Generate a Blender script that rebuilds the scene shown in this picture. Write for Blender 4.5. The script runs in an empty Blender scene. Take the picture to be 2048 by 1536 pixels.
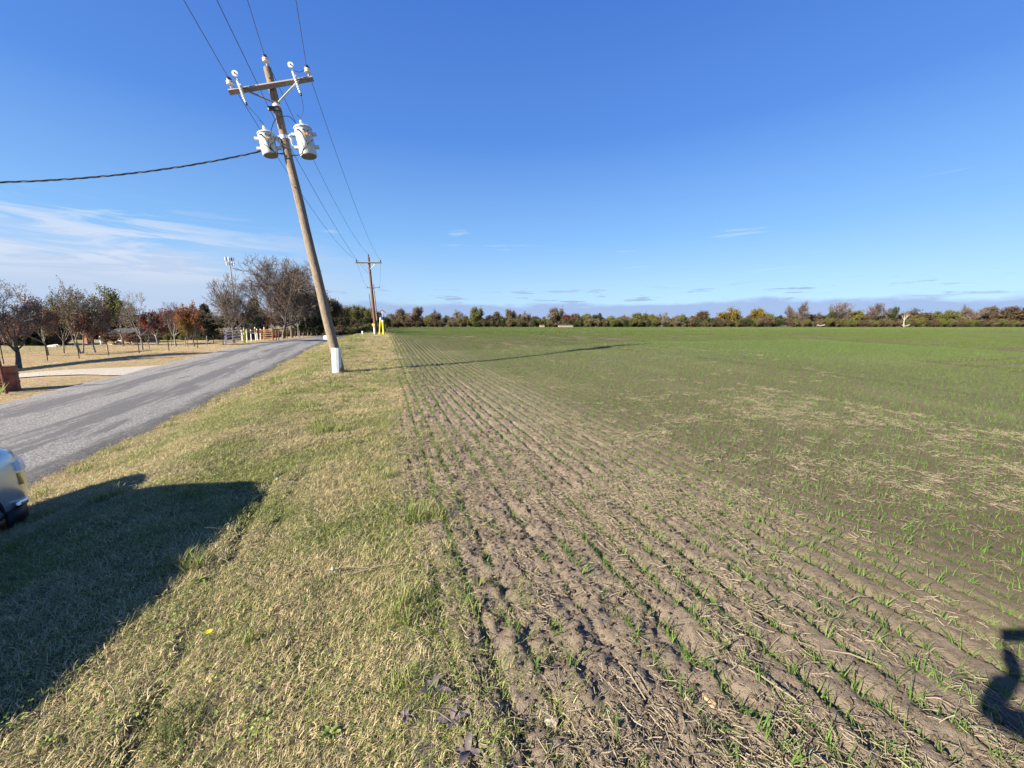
import bpy, bmesh, math, random
import numpy as np
from mathutils import Vector, Matrix, Quaternion
random.seed(7); RNG = np.random.default_rng(7)
SC = bpy.context.scene
COL = SC.collection
# ------------------------------------------------------------------ camera, sky, sun, exposure
F = 769.0; TH = math.atan(118 / F); CT, ST = math.cos(TH), math.sin(TH); EYE = 1.6
DV = np.array([-.318, .948]); CV = np.array([.948, .318])       # along the road, and across it (to the right)
SUN_EL, SUN_AZ = math.radians(26.8), math.radians(54.9)            # azimuth that the light travels towards, from +Y to +X
cam = bpy.data.cameras.new('camera'); co = bpy.data.objects.new('camera', cam); COL.objects.link(co)
co.location = (0, 0, EYE); co.rotation_euler = (math.pi / 2 - TH, 0, 0)
cam.sensor_fit = 'HORIZONTAL'; cam.sensor_width = 36; cam.lens = 36 * F / 2048
cam.clip_start = .03; cam.clip_end = 6000
SC.camera = co
SC.view_settings.view_transform = 'Standard'; SC.view_settings.look = 'None'
SC.view_settings.gamma = 1; SC.view_settings.use_curve_mapping = False
SC.view_settings.exposure = 1.6
SC.render.engine = 'CYCLES'
SC.cycles.max_bounces = 5; SC.cycles.transparent_max_bounces = 8; SC.cycles.diffuse_bounces = 2

class NT:
    """small helper to write node trees"""
    def __init__(s, tree): s.t = tree; s.n = tree.nodes; s.l = tree.links
    def add(s, typ, ins=None, **kw):
        n = s.n.new(typ)
        for k, v in kw.items(): setattr(n, k, v)
        if ins:
            for k, v in ins.items():
                if isinstance(v, bpy.types.NodeSocket): s.l.new(v, n.inputs[k])
                else: n.inputs[k].default_value = v
        return n
    def math(s, op, a, b=0.0, c=0.0, clamp=False):
        n = s.add('ShaderNodeMath', {0: a, 1: b, 2: c}, operation=op); n.use_clamp = clamp
        return n.outputs[0]
    def mix(s, f, a, b, blend='MIX'):
        n = s.n.new('ShaderNodeMix'); n.data_type = 'RGBA'; n.blend_type = blend
        for k, v in ((0, f), (6, a), (7, b)):
            if isinstance(v, bpy.types.NodeSocket): s.l.new(v, n.inputs[k])
            else: n.inputs[k].default_value = v if k == 0 or len(v) == 4 else (*v, 1)
        return n.outputs[2]
    def ramp(s, f, lo, hi):
        n = s.add('ShaderNodeMapRange', {0: f, 1: lo, 2: hi, 3: 0.0, 4: 1.0}); n.interpolation_type = 'SMOOTHSTEP'
        return n.outputs[0]
    def noise(s, vec, scale, detail=4, rough=.55, dist=0.0):
        n = s.add('ShaderNodeTexNoise', {'Scale': scale, 'Detail': detail, 'Roughness': rough, 'Distortion': dist})
        if vec is not None: s.l.new(vec, n.inputs['Vector'])
        return n.outputs['Fac']

def make_world():
    w = bpy.data.worlds.new('World'); SC.world = w; w.use_nodes = True
    N = NT(w.node_tree); N.n.clear()
    sky = N.add('ShaderNodeTexSky'); sky.sky_type = 'NISHITA'; sky.sun_disc = False
    sky.sun_elevation = SUN_EL; sky.sun_rotation = SUN_AZ + math.pi
    sky.air_density = 1.0; sky.dust_density = .25; sky.ozone_density = 3.2; sky.altitude = 150
    tc = N.add('ShaderNodeTexCoord')
    sp = N.add('ShaderNodeSeparateXYZ', {0: tc.outputs['Generated']})
    x, y, z = sp.outputs
    el = N.math('MULTIPLY', N.math('ARCSINE', z), 57.2958)                 # degrees above the horizon
    az = N.math('MULTIPLY', N.math('ARCTAN2', x, y), 57.2958)              # degrees right of the view axis
    def v2(kx, ky, off=0.0):
        return N.add('ShaderNodeCombineXYZ', {0: N.math('MULTIPLY', az, kx), 1: N.math('MULTIPLY', el, ky), 2: off}).outputs[0]
    base = N.mix(1.0, sky.outputs[0], (.85, 1.1, 1.5), 'MULTIPLY')
    # clear-air gradient from pale horizon to deep blue overhead, mixed with the physical sky
    cr = N.add('ShaderNodeValToRGB', {0: N.math('MULTIPLY', el, 1 / 90.0)}); r_ = cr.color_ramp
    stops = [(0, (3.3, 4.6, 5.9)), (.055, (2.9, 4.4, 6.0)), (.13, (1.65, 3.4, 5.9)), (.26, (.66, 1.85, 5.2)), (.45, (.33, 1.15, 4.3)), (1, (.22, .8, 3.3))]
    while len(r_.elements) < len(stops): r_.elements.new(.5)
    for e_, (p_, c_) in zip(r_.elements, stops): e_.position = p_; e_.color = (*c_, 1)
    base = N.mix(.78, base, cr.outputs[0])
    # thin veil and wisps of cirrus, denser to the left
    veil_n = N.noise(v2(.03, .16), 2.0, 5, .6, .6)
    left = N.math('SUBTRACT', 1.0, N.ramp(az, -42.0, -8.0))
    veil = N.math('MULTIPLY', N.math('MULTIPLY', N.ramp(N.math('ADD', N.math('MULTIPLY', el, -.075), N.math('ADD', veil_n, .52)), .25, .62), left), .88)
    base = N.mix(veil, base, (3.6, 4.3, 5.6))
    wn = N.noise(v2(.035, .30, 3.1), 2.6, 6, .62, 1.1)
    band = N.math('MULTIPLY', N.ramp(el, 3.5, 6.5), N.math('SUBTRACT', 1.0, N.ramp(el, 9.0, 13.5)))
    wis = N.math('MULTIPLY', N.math('MULTIPLY', N.ramp(wn, .43, .62), band), N.math('SUBTRACT', 1.0, N.ramp(az, -44.0, -22.0)))
    base = N.mix(N.math('MULTIPLY', wis, .75), base, (4.7, 5.2, 6.1))
    wn2 = N.noise(v2(.04, .55, 9.7), 2.4, 5, .55, .3)
    wis2 = N.math('MULTIPLY', N.math('MULTIPLY', N.ramp(wn2, .64, .76), N.math('SUBTRACT', 1.0, N.ramp(el, 12.0, 16.0))), .4)
    base = N.mix(N.math('MULTIPLY', wis2, N.ramp(el, 4.5, 6.0)), base, (4.6, 5.3, 6.2))
    # lavender bank on the horizon and small flat puffs above it
    bn = N.noise(v2(.05, .22, 1.7), 2.2, 5, .6)
    bank = N.math('SUBTRACT', 1.0, N.ramp(N.math('ADD', el, N.math('MULTIPLY', bn, -2.6)), 1.1, 1.9))
    base = N.mix(N.math('MULTIPLY', bank, N.math('ADD', .10, N.math('MULTIPLY', N.ramp(az, -36.0, -14.0), .72))), base, (2.35, 3.15, 5.2))
    pn = N.noise(v2(.085, .75, 5.2), 2.1, 5, .6)
    puf = N.math('MULTIPLY', N.ramp(pn, .56, .64), N.math('MULTIPLY', N.ramp(el, 2.6, 3.2), N.math('SUBTRACT', 1.0, N.ramp(el, 4.2, 5.6))))
    base = N.mix(N.math('MULTIPLY', N.math('MULTIPLY', puf, N.ramp(az, -34.0, -18.0)), .7), base, (2.35, 2.85, 4.4))
    bg = N.add('ShaderNodeBackground', {'Color': base, 'Strength': .0506})
    out = N.add('ShaderNodeOutputWorld'); N.l.new(bg.outputs[0], out.inputs[0])
make_world()
sl = bpy.data.lights.new('sun', 'SUN'); sl.energy = 5.0; sl.angle = math.radians(.53); sl.color = (1, .925, .80)
so = bpy.data.objects.new('sun', sl); COL.objects.link(so)
ldir = Vector((math.sin(SUN_AZ) * math.cos(SUN_EL), math.cos(SUN_AZ) * math.cos(SUN_EL), -math.sin(SUN_EL)))
so.rotation_euler = ldir.to_track_quat('-Z', 'Y').to_euler()

# ------------------------------------------------------------------ numbers: terrain, rays, noise
def ss(a, b, x):
    t = np.clip((np.asarray(x, float) - a) / (b - a), 0, 1); return t * t * (3 - 2 * t)
def cs(x, y): return x * CV[0] + y * CV[1], x * DV[0] + y * DV[1]
def xy(c, s): return c * CV[0] + s * DV[0], c * CV[1] + s * DV[1]
def terr(x, y):
    x = np.asarray(x, float); y = np.asarray(y, float)
    c, s = cs(x, y)
    B = np.interp(s, [-50, 5, 10, 14, 18, 22, 28, 35, 45, 60, 90, 400], [-.2, 0, .04, .11, .22, .36, .56, .68, .62, .45, .35, .35])
    left = ss(-11, -20, c)
    return B * (1 - .5 * left) - .5 * ss(-2.0, -4.5, c) - .42 * left + .30 * ss(3, 15, c) * ss(2, 12, s)
def tz(x, y): return float(terr(x, y))
_Y = np.concatenate([np.arange(.5, 60, .02), np.arange(60, 1200, .25)])
def gp(u, v):
    """ground point seen at photo position u, v (only used to survey where things stand)"""
    a = 768 - v; r = np.array([u - 1024., F * CT + a * ST, a * CT - F * ST]); r /= r[1]
    z = EYE + r[2] * _Y - terr(r[0] * _Y, _Y); i = int(np.argmax(z < 0))
    return Vector((r[0] * _Y[i], _Y[i], tz(r[0] * _Y[i], _Y[i])))
def at_depth(u, v, Y):
    a = 768 - v; r = np.array([u - 1024., F * CT + a * ST, a * CT - F * ST]); r /= r[1]
    return Vector((r[0] * Y, Y, EYE + r[2] * Y))
def mpp(p): return (p[1] * CT - (p[2] - EYE) * ST) / F                 # metres per photo pixel at a point
def h2(ix, iy, k):
    n = (ix.astype(np.int64) * 374761393 + iy.astype(np.int64) * 668265263 + k * 974634777) & 0x7fffffff
    n = ((n ^ (n >> 13)) * 1274126177) & 0x7fffffff
    return ((n ^ (n >> 16)) & 0xffff) / 65535.0
def vnoise(x, y, k=0):
    ix = np.floor(x); iy = np.floor(y); fx = x - ix; fy = y - iy
    fx = fx * fx * (3 - 2 * fx); fy = fy * fy * (3 - 2 * fy)
    a = h2(ix, iy, k); b = h2(ix + 1, iy, k); c = h2(ix, iy + 1, k); d = h2(ix + 1, iy + 1, k)
    return a + (b - a) * fx + (c - a) * fy + (a - b - c + d) * fx * fy
def fbm(x, y, o=4, k=0):
    t = 0; amp = .5; s = 0
    for i in range(o):
        t = t + amp * vnoise(x * 2 ** i + 17 * i, y * 2 ** i - 9 * i, k + i); s += amp; amp *= .5
    return t / s
ROW = .19
def edge_c(s): return .21 + .13 * (fbm(s * .9, s * 0 + 3.3, 3, 5) - .5) * 2 + .33 * ss(4.5, 16, s)
def rough_zone(c, s):                        # loose, cloddy, straw-covered soil beside the verge
    return np.clip(1 - ss(.9, 4.0, c), .0, 1)
def track(c, s):
    m_ = -1.0 - .13 * ss(1.8, 3.6, s) + .10 * (fbm(s * 1.6, s * 0, 2, 61) - .5)
    g_ = ss(5.6, 4.0, s) * ss(.30, .55, fbm(s * 1.9, c * 2 + 5, 3, 62))
    return (np.exp(-((c - m_) / .045) ** 2) + .6 * np.exp(-((c - m_ - .24) / .04) ** 2) * ss(2.4, 3.2, s)) * g_
def relief(x, y, detail=True):
    """small relief of the field and verge, metres"""
    c, s = cs(x, y)
    e = edge_c(s); fld = ss(-.12, .12, c - e)
    dist = np.sqrt(x * x + y * y)
    wob = (fbm(s * .35, c * .3, 2, 11) - .5) * .05
    ph = (c + wob - .62) / ROW; kr = np.floor(ph + .5); fr = ph - kr
    rowamp = .012 + .040 * h2(kr, kr * 0, 3) * (.25 + 1.5 * fbm(s * .9, kr * 3.7, 3, 21))
    rowamp = rowamp * (1 - .90 * ss(1.9, 4.6, c)) * (.75 + .7 * ss(.9, 2.2, c) * ss(4.5, 3, c))
    z = -rowamp * np.exp(-((fr - .12) / .115) ** 2) * fld * (1 - .8 * ss(18, 45, dist))
    rz = rough_zone(c, s)
    if detail:
        z = z + fld * (.009 + .030 * rz) * (fbm(x * 9, y * 9, 3, 31) - .5) * 2
        z = z + fld * (.007 + .022 * rz) * np.abs(fbm(x * 34, y * 34, 2, 41) - .5) * 2
        z = z + (1 - fld) * .022 * (fbm(x * 3.2, y * 3.2, 3, 51) - .5) * 2
    # shallow old tyre tracks pressed into the verge and the cut where the drill turned the sod
    z = z - .07 * track(c, s) * (.4 + fbm(x * 2.6, y * 2.6, 3, 63))
    cut = np.exp(-((c - e + .05) / .035) ** 2)
    z = z - .035 * cut * ss(.42, .6, fbm(s * 1.3, s * 0 + 8, 3, 71)) * ss(9, 5, s)
    return z
def gz(x, y): return terr(x, y) + relief(x, y)

# ------------------------------------------------------------------ objects
def tag(o, label=None, cat=None, group=None, kind=None):
    if label: o['label'] = label
    if cat: o['category'] = cat
    if group: o['group'] = group
    if kind: o['kind'] = kind
    return o
def empty(name, loc=(0, 0, 0), rot=(0, 0, 0)):
    o = bpy.data.objects.new(name, None); COL.objects.link(o); o.location = loc; o.rotation_euler = rot; o.empty_display_size = .2
    return o
def mesh_obj(name, me, mats=(), parent=None, link=True):
    o = bpy.data.objects.new(name, me)
    if link: COL.objects.link(o)
    for m in (mats if isinstance(mats, (list, tuple)) else [mats]):
        me.materials.append(m)
    if parent is not None: o.parent = parent
    return o
def fast_mesh(name, verts, faces, smooth=False):
    """numpy verts (n,3) and faces (m,k) with a constant k"""
    me = bpy.data.meshes.new(name); verts = np.asarray(verts, np.float32); faces = np.asarray(faces, np.int32)
    m, k = faces.shape
    me.vertices.add(len(verts)); me.vertices.foreach_set('co', verts.ravel())
    me.loops.add(m * k); me.loops.foreach_set('vertex_index', faces.ravel())
    me.polygons.add(m); me.polygons.foreach_set('loop_start', np.arange(0, m * k, k, dtype=np.int32))
    me.polygons.foreach_set('loop_total', np.full(m, k, np.int32))
    if smooth: me.polygons.foreach_set('use_smooth', np.ones(m, bool))
    me.update(calc_edges=True); me.validate()
    return me
class MB:
    """collects boxes, tubes and lathes into one mesh"""
    def __init__(s): s.v = []; s.f = []
    def box(s, cx, cy, cz, lx, ly, lz, M=None):
        b = len(s.v)
        for i in (-1, 1):
            for j in (-1, 1):
                for k in (-1, 1):
                    p = Vector((cx + i * lx / 2, cy + j * ly / 2, cz + k * lz / 2)); s.v.append(M @ p if M else p)
        for q in ((0, 1, 3, 2), (4, 6, 7, 5), (0, 4, 5, 1), (2, 3, 7, 6), (0, 2, 6, 4), (1, 5, 7, 3)): s.f.append([b + i for i in q])
        return s
    def tube(s, pts, rad, n=8, cap=True):
        pts = [Vector(p) for p in pts]; b = len(s.v)
        if not isinstance(rad, (list, tuple, np.ndarray)): rad = [rad] * len(pts)
        ref = None
        for i, p in enumerate(pts):
            t = (pts[min(i + 1, len(pts) - 1)] - pts[max(i - 1, 0)]).normalized()
            if ref is None: ref = Vector((0, 0, 1)) if abs(t.z) < .9 else Vector((1, 0, 0))
            a = (ref - t * ref.dot(t))
            if a.length < 1e-5: a = t.orthogonal()
            a.normalize(); ref = a; c = t.cross(a)
            for k in range(n):
                an = 2 * math.pi * k / n
                s.v.append(p + (a * math.cos(an) + c * math.sin(an)) * rad[i])
        for i in range(len(pts) - 1):
            for k in range(n):
                q = b + i * n; s.f.append([q + k, q + (k + 1) % n, q + n + (k + 1) % n, q + n + k])
        if cap:
            s.f.append([b + k for k in range(n)][::-1]); q = b + (len(pts) - 1) * n; s.f.append([q + k for k in range(n)])
        return s
    def lathe(s, prof, M=None, n=20):
        """prof: list of (radius, height) about local z"""
        b = len(s.v)
        for r, z in prof:
            for k in range(n):
                a = 2 * math.pi * k / n; p = Vector((r * math.cos(a), r * math.sin(a), z)); s.v.append(M @ p if M else p)
        for i in range(len(prof) - 1):
            for k in range(n):
                q = b + i * n; s.f.append([q + k, q + (k + 1) % n, q + n + (k + 1) % n, q + n + k])
        s.f.append([b + k for k in range(n)][::-1]); q = b + (len(prof) - 1) * n; s.f.append([q + k for k in range(n)])
        return s
    def poly(s, pts):
        b = len(s.v); s.v += [Vector(p) for p in pts]; s.f.append(list(range(b, b + len(pts)))); return s
    def mesh(s, name, smooth=False):
        me = bpy.data.meshes.new(name); me.from_pydata([tuple(v) for v in s.v], [], s.f)
        if smooth:
            me.polygons.foreach_set('use_smooth', np.ones(len(me.polygons), bool)); me.update()
            try: me.set_sharp_from_angle(angle=math.radians(38))
            except Exception: pass
        me.update(); return me
    def build(s, name, mat, parent=None, smooth=False): return mesh_obj(name, s.mesh(name, smooth), mat, parent)
def bevel(o, w=.01, seg=2):
    m = o.modifiers.new('bevel', 'BEVEL'); m.width = w; m.segments = seg; m.limit_method = 'ANGLE'; return o

# ------------------------------------------------------------------ materials
MATS = {}
AK = .83                                                     # overall albedo of natural surfaces
def sc3(c): return tuple(q * AK for q in c[:3])
def mat(name, color, rough=.8, metal=0.0, vary=.15, scale=8.0, bump=0.0, spec=.3, coat=0.0, stretch=None, color2=None, transl=0.0):
    if name in MATS: return MATS[name]
    if max(color) < .5: color = sc3(color); color2 = sc3(color2) if color2 else None
    m = bpy.data.materials.new(name); m.use_nodes = True; N = NT(m.node_tree); N.n.clear()
    tc = N.add('ShaderNodeTexCoord'); vec = tc.outputs['Object']
    if stretch: vec = N.add('ShaderNodeMapping', {0: vec, 3: stretch}).outputs[0]
    nz = N.noise(vec, scale, 5, .6)
    c2 = color2 or tuple(c * (1 - vary) for c in color); c1 = color if color2 else tuple(min(1, c * (1 + vary)) for c in color)
    col = N.mix(N.ramp(nz, .32, .68), c1, c2)
    bs = N.add('ShaderNodeBsdfPrincipled', {'Base Color': col, 'Roughness': rough, 'Metallic': metal, 'Specular IOR Level': spec, 'Coat Weight': coat})
    if bump:
        bp = N.add('ShaderNodeBump', {'Strength': 1.0, 'Distance': bump, 'Height': nz}); N.l.new(bp.outputs[0], bs.inputs['Normal'])
    sh = bs.outputs[0]
    out = N.add('ShaderNodeOutputMaterial'); N.l.new(sh, out.inputs[0])
    MATS[name] = m; return m
def leaf_mat(name, ca, cb, transl=.35, inst=False, rnd='island'):
    """leaf and blade material: colour varies from piece to piece, some light passes through"""
    m = bpy.data.materials.new(name); m.use_nodes = True; N = NT(m.node_tree); N.n.clear()
    ca = sc3(ca); cb = sc3(cb)
    g = N.add('ShaderNodeNewGeometry'); oi = N.add('ShaderNodeObjectInfo')
    f = g.outputs['Random Per Island']
    col = N.mix(f, ca, cb)
    if inst: col = N.mix(N.math('MULTIPLY', oi.outputs['Random'], .35), col, tuple(c * .6 for c in ca))
    d = N.add('ShaderNodeBsdfPrincipled', {'Base Color': col, 'Roughness': .65, 'Specular IOR Level': .2})
    t = N.add('ShaderNodeBsdfTranslucent', {'Color': col})
    mx = N.add('ShaderNodeMixShader', {0: transl, 1: d.outputs[0], 2: t.outputs[0]})
    out = N.add('ShaderNodeOutputMaterial'); N.l.new(mx.outputs[0], out.inputs[0])
    MATS[name] = m; return m
def grass_mat():
    """blades: vertex value 'tint' against the clump's value 'g' decides dry straw or green"""
    m = bpy.data.materials.new('verge_grass_blades'); m.use_nodes = True; N = NT(m.node_tree); N.n.clear()
    a = N.add('ShaderNodeAttribute', attribute_name='tint'); i = N.add('ShaderNodeAttribute', attribute_name='g'); i.attribute_type = 'INSTANCER'
    g = N.add('ShaderNodeNewGeometry'); r = g.outputs['Random Per Island']
    dry = N.mix(r, (.66, .53, .29), (.32, .25, .125)); grn = N.mix(r, (.11, .16, .028), (.30, .345, .085))
    f = N.math('LESS_THAN', a.outputs['Fac'], i.outputs['Fac'])
    col = N.mix(f, dry, grn)
    d = N.add('ShaderNodeBsdfPrincipled', {'Base Color': col, 'Roughness': .6, 'Specular IOR Level': .25})
    t = N.add('ShaderNodeBsdfTranslucent', {'Color': col})
    mx = N.add('ShaderNodeMixShader', {0: .25, 1: d.outputs[0], 2: t.outputs[0]})
    out = N.add('ShaderNodeOutputMaterial'); N.l.new(mx.outputs[0], out.inputs[0])
    return m
def cs_nodes(N):
    tc = N.add('ShaderNodeTexCoord'); sp = N.add('ShaderNodeSeparateXYZ', {0: tc.outputs['Object']})
    x, y, _ = sp.outputs
    c = N.math('ADD', N.math('MULTIPLY', x, CV[0]), N.math('MULTIPLY', y, CV[1]))
    s = N.math('ADD', N.math('MULTIPLY', x, DV[0]), N.math('MULTIPLY', y, DV[1]))
    return tc.outputs['Object'], c, s
def ground_mat(name, kind):
    m = bpy.data.materials.new(name); m.use_nodes = True; N = NT(m.node_tree); N.n.clear()
    P, c, s = cs_nodes(N)
    csv = N.add('ShaderNodeCombineXYZ', {0: c, 1: s, 2: 0.0}).outputs[0]
    if kind == 'soil':
        n1 = N.noise(P, 1.1, 5, .6); n2 = N.noise(P, 38, 5, .7); n3 = N.noise(P, 190, 3, .7)
        crust = N.math('MAXIMUM', N.ramp(c, 1.6, 4.4), N.math('MULTIPLY', N.ramp(s, 4.0, 14.0), .8))
        dry = N.mix(n2, (.39, .31, .225), (.165, .125, .088)); dark = N.mix(n2, (.185, .145, .088), (.115, .09, .052))
        col = N.mix(crust, dry, dark)
        pale = N.ramp(N.noise(N.add('ShaderNodeMapping', {0: csv, 3: (.5, .16, 1)}).outputs[0], 1.0, 4, .55), .50, .66)
        col = N.mix(N.math('MULTIPLY', pale, .30), col, (.29, .225, .14))
        speck = N.ramp(n3, .64, .74)
        col = N.mix(N.math('MULTIPLY', speck, .5), col, (.46, .38, .26))
        # far off the soil shows only between close crop rows
        col = N.mix(N.math('MULTIPLY', N.ramp(s, 22, 90), .6), col, (.125, .115, .062))
        h = N.math('ADD', N.math('MULTIPLY', n2, 1.0), N.math('MULTIPLY', n3, .6)); dist = .022
        rough = .95
    elif kind == 'verge':
        n1 = N.noise(P, .8, 4, .6); n2 = N.noise(P, 45, 4, .7)
        col = N.mix(N.ramp(n1, .4, .6), (.22, .17, .09), (.12, .12, .045)); col = N.mix(N.math('MULTIPLY', n2, .6), col, (.12, .09, .05))
        h = n2; dist = .02; rough = .95
    elif kind == 'lawn':
        n1 = N.noise(csv, .16, 4, .6); n2 = N.noise(P, 9, 5, .75)
        col = N.mix(N.ramp(n1, .42, .62), (.46, .33, .19), (.38, .28, .15)); col = N.mix(N.ramp(n2, .45, .8), col, (.22, .165, .09))
        col = N.mix(N.math('MULTIPLY', N.ramp(c, -24, -34), .5), col, (.20, .21, .08))
        h = n2; dist = .04; rough = .95
    elif kind == 'road':
        st = N.add('ShaderNodeMapping', {0: csv, 3: (2.1, .22, 1)}).outputs[0]
        n1 = N.noise(st, 1.25, 8, .68, .6); n2 = N.noise(P, 60, 3, .8); n3 = N.noise(P, 5, 4, .6)
        w1 = N.math('ABSOLUTE', N.math('ADD', c, 5.9)); w2 = N.math('ABSOLUTE', N.math('ADD', c, 7.9))
        wt = N.math('SUBTRACT', 1.0, N.math('MULTIPLY', N.math('MINIMUM', w1, w2), 1.25), clamp=True)
        tar = N.ramp(N.math('ADD', n1, N.math('MULTIPLY', wt, .19)), .54, .65)
        vo = N.add('ShaderNodeTexVoronoi', {'Vector': P, 'Scale': 62.0}); chip = N.mix(N.ramp(vo.outputs['Color'], .15, .85), (.16, .152, .14), (.50, .475, .43))
        chip = N.mix(N.math('MULTIPLY', N.ramp(vo.outputs['Distance'], .4, .7), .6), chip, (.10, .095, .09))
        col = N.mix(N.math('MULTIPLY', tar, .8), chip, (.115, .11, .112)); col = N.mix(N.math('MULTIPLY', N.ramp(N.math('ADD', c, N.math('MULTIPLY', n3, .5)), -4.75, -4.35), .55), col, (.09, .08, .07)); col = N.mix(N.math('MULTIPLY', n3, .25), col, (.20, .18, .15))
        h = n2; dist = .010; rough = .9
    elif kind == 'gravel':
        vo = N.add('ShaderNodeTexVoronoi', {'Vector': P, 'Scale': 24.0})
        col = N.mix(vo.outputs['Color'], (.36, .31, .24), (.60, .54, .44)); h = vo.outputs['Distance']; dist = .02; rough = .95
    col = N.mix(1.0, col, (AK, AK, AK), 'MULTIPLY')
    bs = N.add('ShaderNodeBsdfPrincipled', {'Base Color': col, 'Roughness': rough, 'Specular IOR Level': .15})
    bp = N.add('ShaderNodeBump', {'Strength': 1.0, 'Distance': dist, 'Height': h}); N.l.new(bp.outputs[0], bs.inputs['Normal'])
    out = N.add('ShaderNodeOutputMaterial'); N.l.new(bs.outputs[0], out.inputs[0])
    return m
M_SOIL = ground_mat('field_soil', 'soil'); M_VERGE = ground_mat('verge_thatch', 'verge'); M_LAWN = ground_mat('dormant_lawn', 'lawn')
M_ROAD = ground_mat('chip_seal', 'road'); M_GRAV = ground_mat('white_gravel', 'gravel')

# ------------------------------------------------------------------ ground sheets in road coordinates
def gseq(a, b, st, k):
    """positions from a to b, step grows with the distance from the camera"""
    out = [a]
    while out[-1] < b: out.append(out[-1] + max(st, k * abs(out[-1])))
    out[-1] = b
    return np.array(out)
def sheet(name, ca, sa, mt, dz=0.0, rel=True, fn=None):
    C_, S_ = np.meshgrid(ca, sa)
    if fn is not None: C_ = fn(C_, S_)
    X, Y = xy(C_, S_); Z = terr(X, Y) + dz + (relief(X, Y) if rel else 0)
    nr, nc = C_.shape; idx = np.arange(nr * nc).reshape(nr, nc)
    f = np.stack([idx[:-1, :-1], idx[:-1, 1:], idx[1:, 1:], idx[1:, :-1]], -1).reshape(-1, 4)
    return np.stack([X, Y, Z], -1).reshape(-1, 3), f
def join_sheets(name, parts, mt):
    vs, fs, o = [], [], 0
    for v, f in parts: vs.append(v); fs.append(f + o); o += len(v)
    ob = mesh_obj(name, fast_mesh(name, np.concatenate(vs), np.concatenate(fs), True), mt)
    return tag(ob, kind='structure')
snear = np.concatenate([np.arange(-2, 2.2, .016), gseq(2.2, 13, .016, .0075)])
smid = gseq(13, 70, .09, .008)
sfar = gseq(70, 1500, 2, .05)
sback = np.arange(-60, -1.9, 2.0)
cn = np.arange(.03, 7.5, .0165); cm = gseq(cn[-1], 32, .035, .006); cf = gseq(32, 1200, 1.0, .06)
c2 = np.arange(.03, 32, .042)
cb = np.concatenate([np.arange(.03, 32, 1.5), [32]])
join_sheets('field', [sheet('', cn, snear, M_SOIL), sheet('', cm, snear[::4], M_SOIL), sheet('', c2, smid - .03 * (smid < 13.01), M_SOIL),
                      sheet('', np.concatenate([np.arange(.03, 32, .8), [32]]), np.concatenate([[69.5], sfar]), M_SOIL, rel=False),
                      sheet('', cf, np.concatenate([sback[:-1], np.arange(-2, 70, 1.0), sfar]), M_SOIL, rel=False),
                      sheet('', cb, sback, M_SOIL, rel=False)], M_SOIL)
cv = np.arange(-5.0, .055, .0265)
join_sheets('grass_verge', [sheet('', cv, snear[::2], 0), sheet('', np.linspace(-5, .05, 44), smid, 0), sheet('', np.linspace(-5, .05, 10), np.concatenate([[69.5], sfar]), 0, rel=False),
                            sheet('', np.linspace(-5, .05, 10), sback, 0, rel=False)], M_VERGE)
cl = np.concatenate([[-1200, -700, -400, -250, -160, -110, -80, -60, -48], np.arange(-40, -4.9, .7), [-4.95]])
join_sheets('lawn', [sheet('', cl, np.concatenate([sback[:-1], np.arange(-2, 100, .8), gseq(100, 1500, 3, .05)]), 0, dz=-.02, rel=False)], M_LAWN)
def road_edge(C_, S_):
    t = (C_ + 9.45) / 5.05                       # 0 left edge .. 1 right edge
    wr = (fbm(S_ * 1.3, S_ * 0 + 2, 4, 81) - .5) * .5; wl = (fbm(S_ * 1.1, S_ * 0 + 7, 4, 91) - .5) * .4
    return C_ + ss(.85, 1, t) * wr + ss(.15, 0, t) * wl
rv = []
rsq = np.concatenate([np.arange(-60, -2, 1.0), np.arange(-2, 40, .1), gseq(40, 900, .4, .02)])
rc = np.linspace(-9.45, -4.4, 26)
v_, f_ = sheet('', rc, rsq, 0, dz=.035, rel=False, fn=road_edge)
cc = np.tile(rc, len(rsq)); v_[:, 2] += .05 * (1 - ((cc + 6.92) / 2.53) ** 2)
v_[(cc > -4.41) | (cc < -9.44), 2] -= .05
tag(mesh_obj('road', fast_mesh('road', v_, f_, True), M_ROAD), kind='structure')
# gravel driveway joining the road from the left
gc = np.linspace(-40, -9.3, 60); gs = np.linspace(0, 1, 9)
GC, GT = np.meshgrid(gc, gs)
GS = 18.7 + (GT * 1.75) + .02 * (-9.3 - GC) ** 1.3 * 1.0 + (GT - .5) * 1.1 * ss(-11, -9.3, GC) + (fbm(GC * 1.5, GT * 9, 3, 95) - .5) * .3
GX, GY = xy(GC, GS); GZ = terr(GX, GY) + .015 + .03 * (1 - (2 * GT - 1) ** 2)
ii = np.arange(GC.size).reshape(GC.shape)
tag(mesh_obj('gravel_driveway', fast_mesh('gravel_driveway', np.stack([GX, GY, GZ], -1).reshape(-1, 3),
    np.stack([ii[:-1, :-1], ii[:-1, 1:], ii[1:, 1:], ii[1:, :-1]], -1).reshape(-1, 4), True), M_GRAV), kind='structure')

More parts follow.
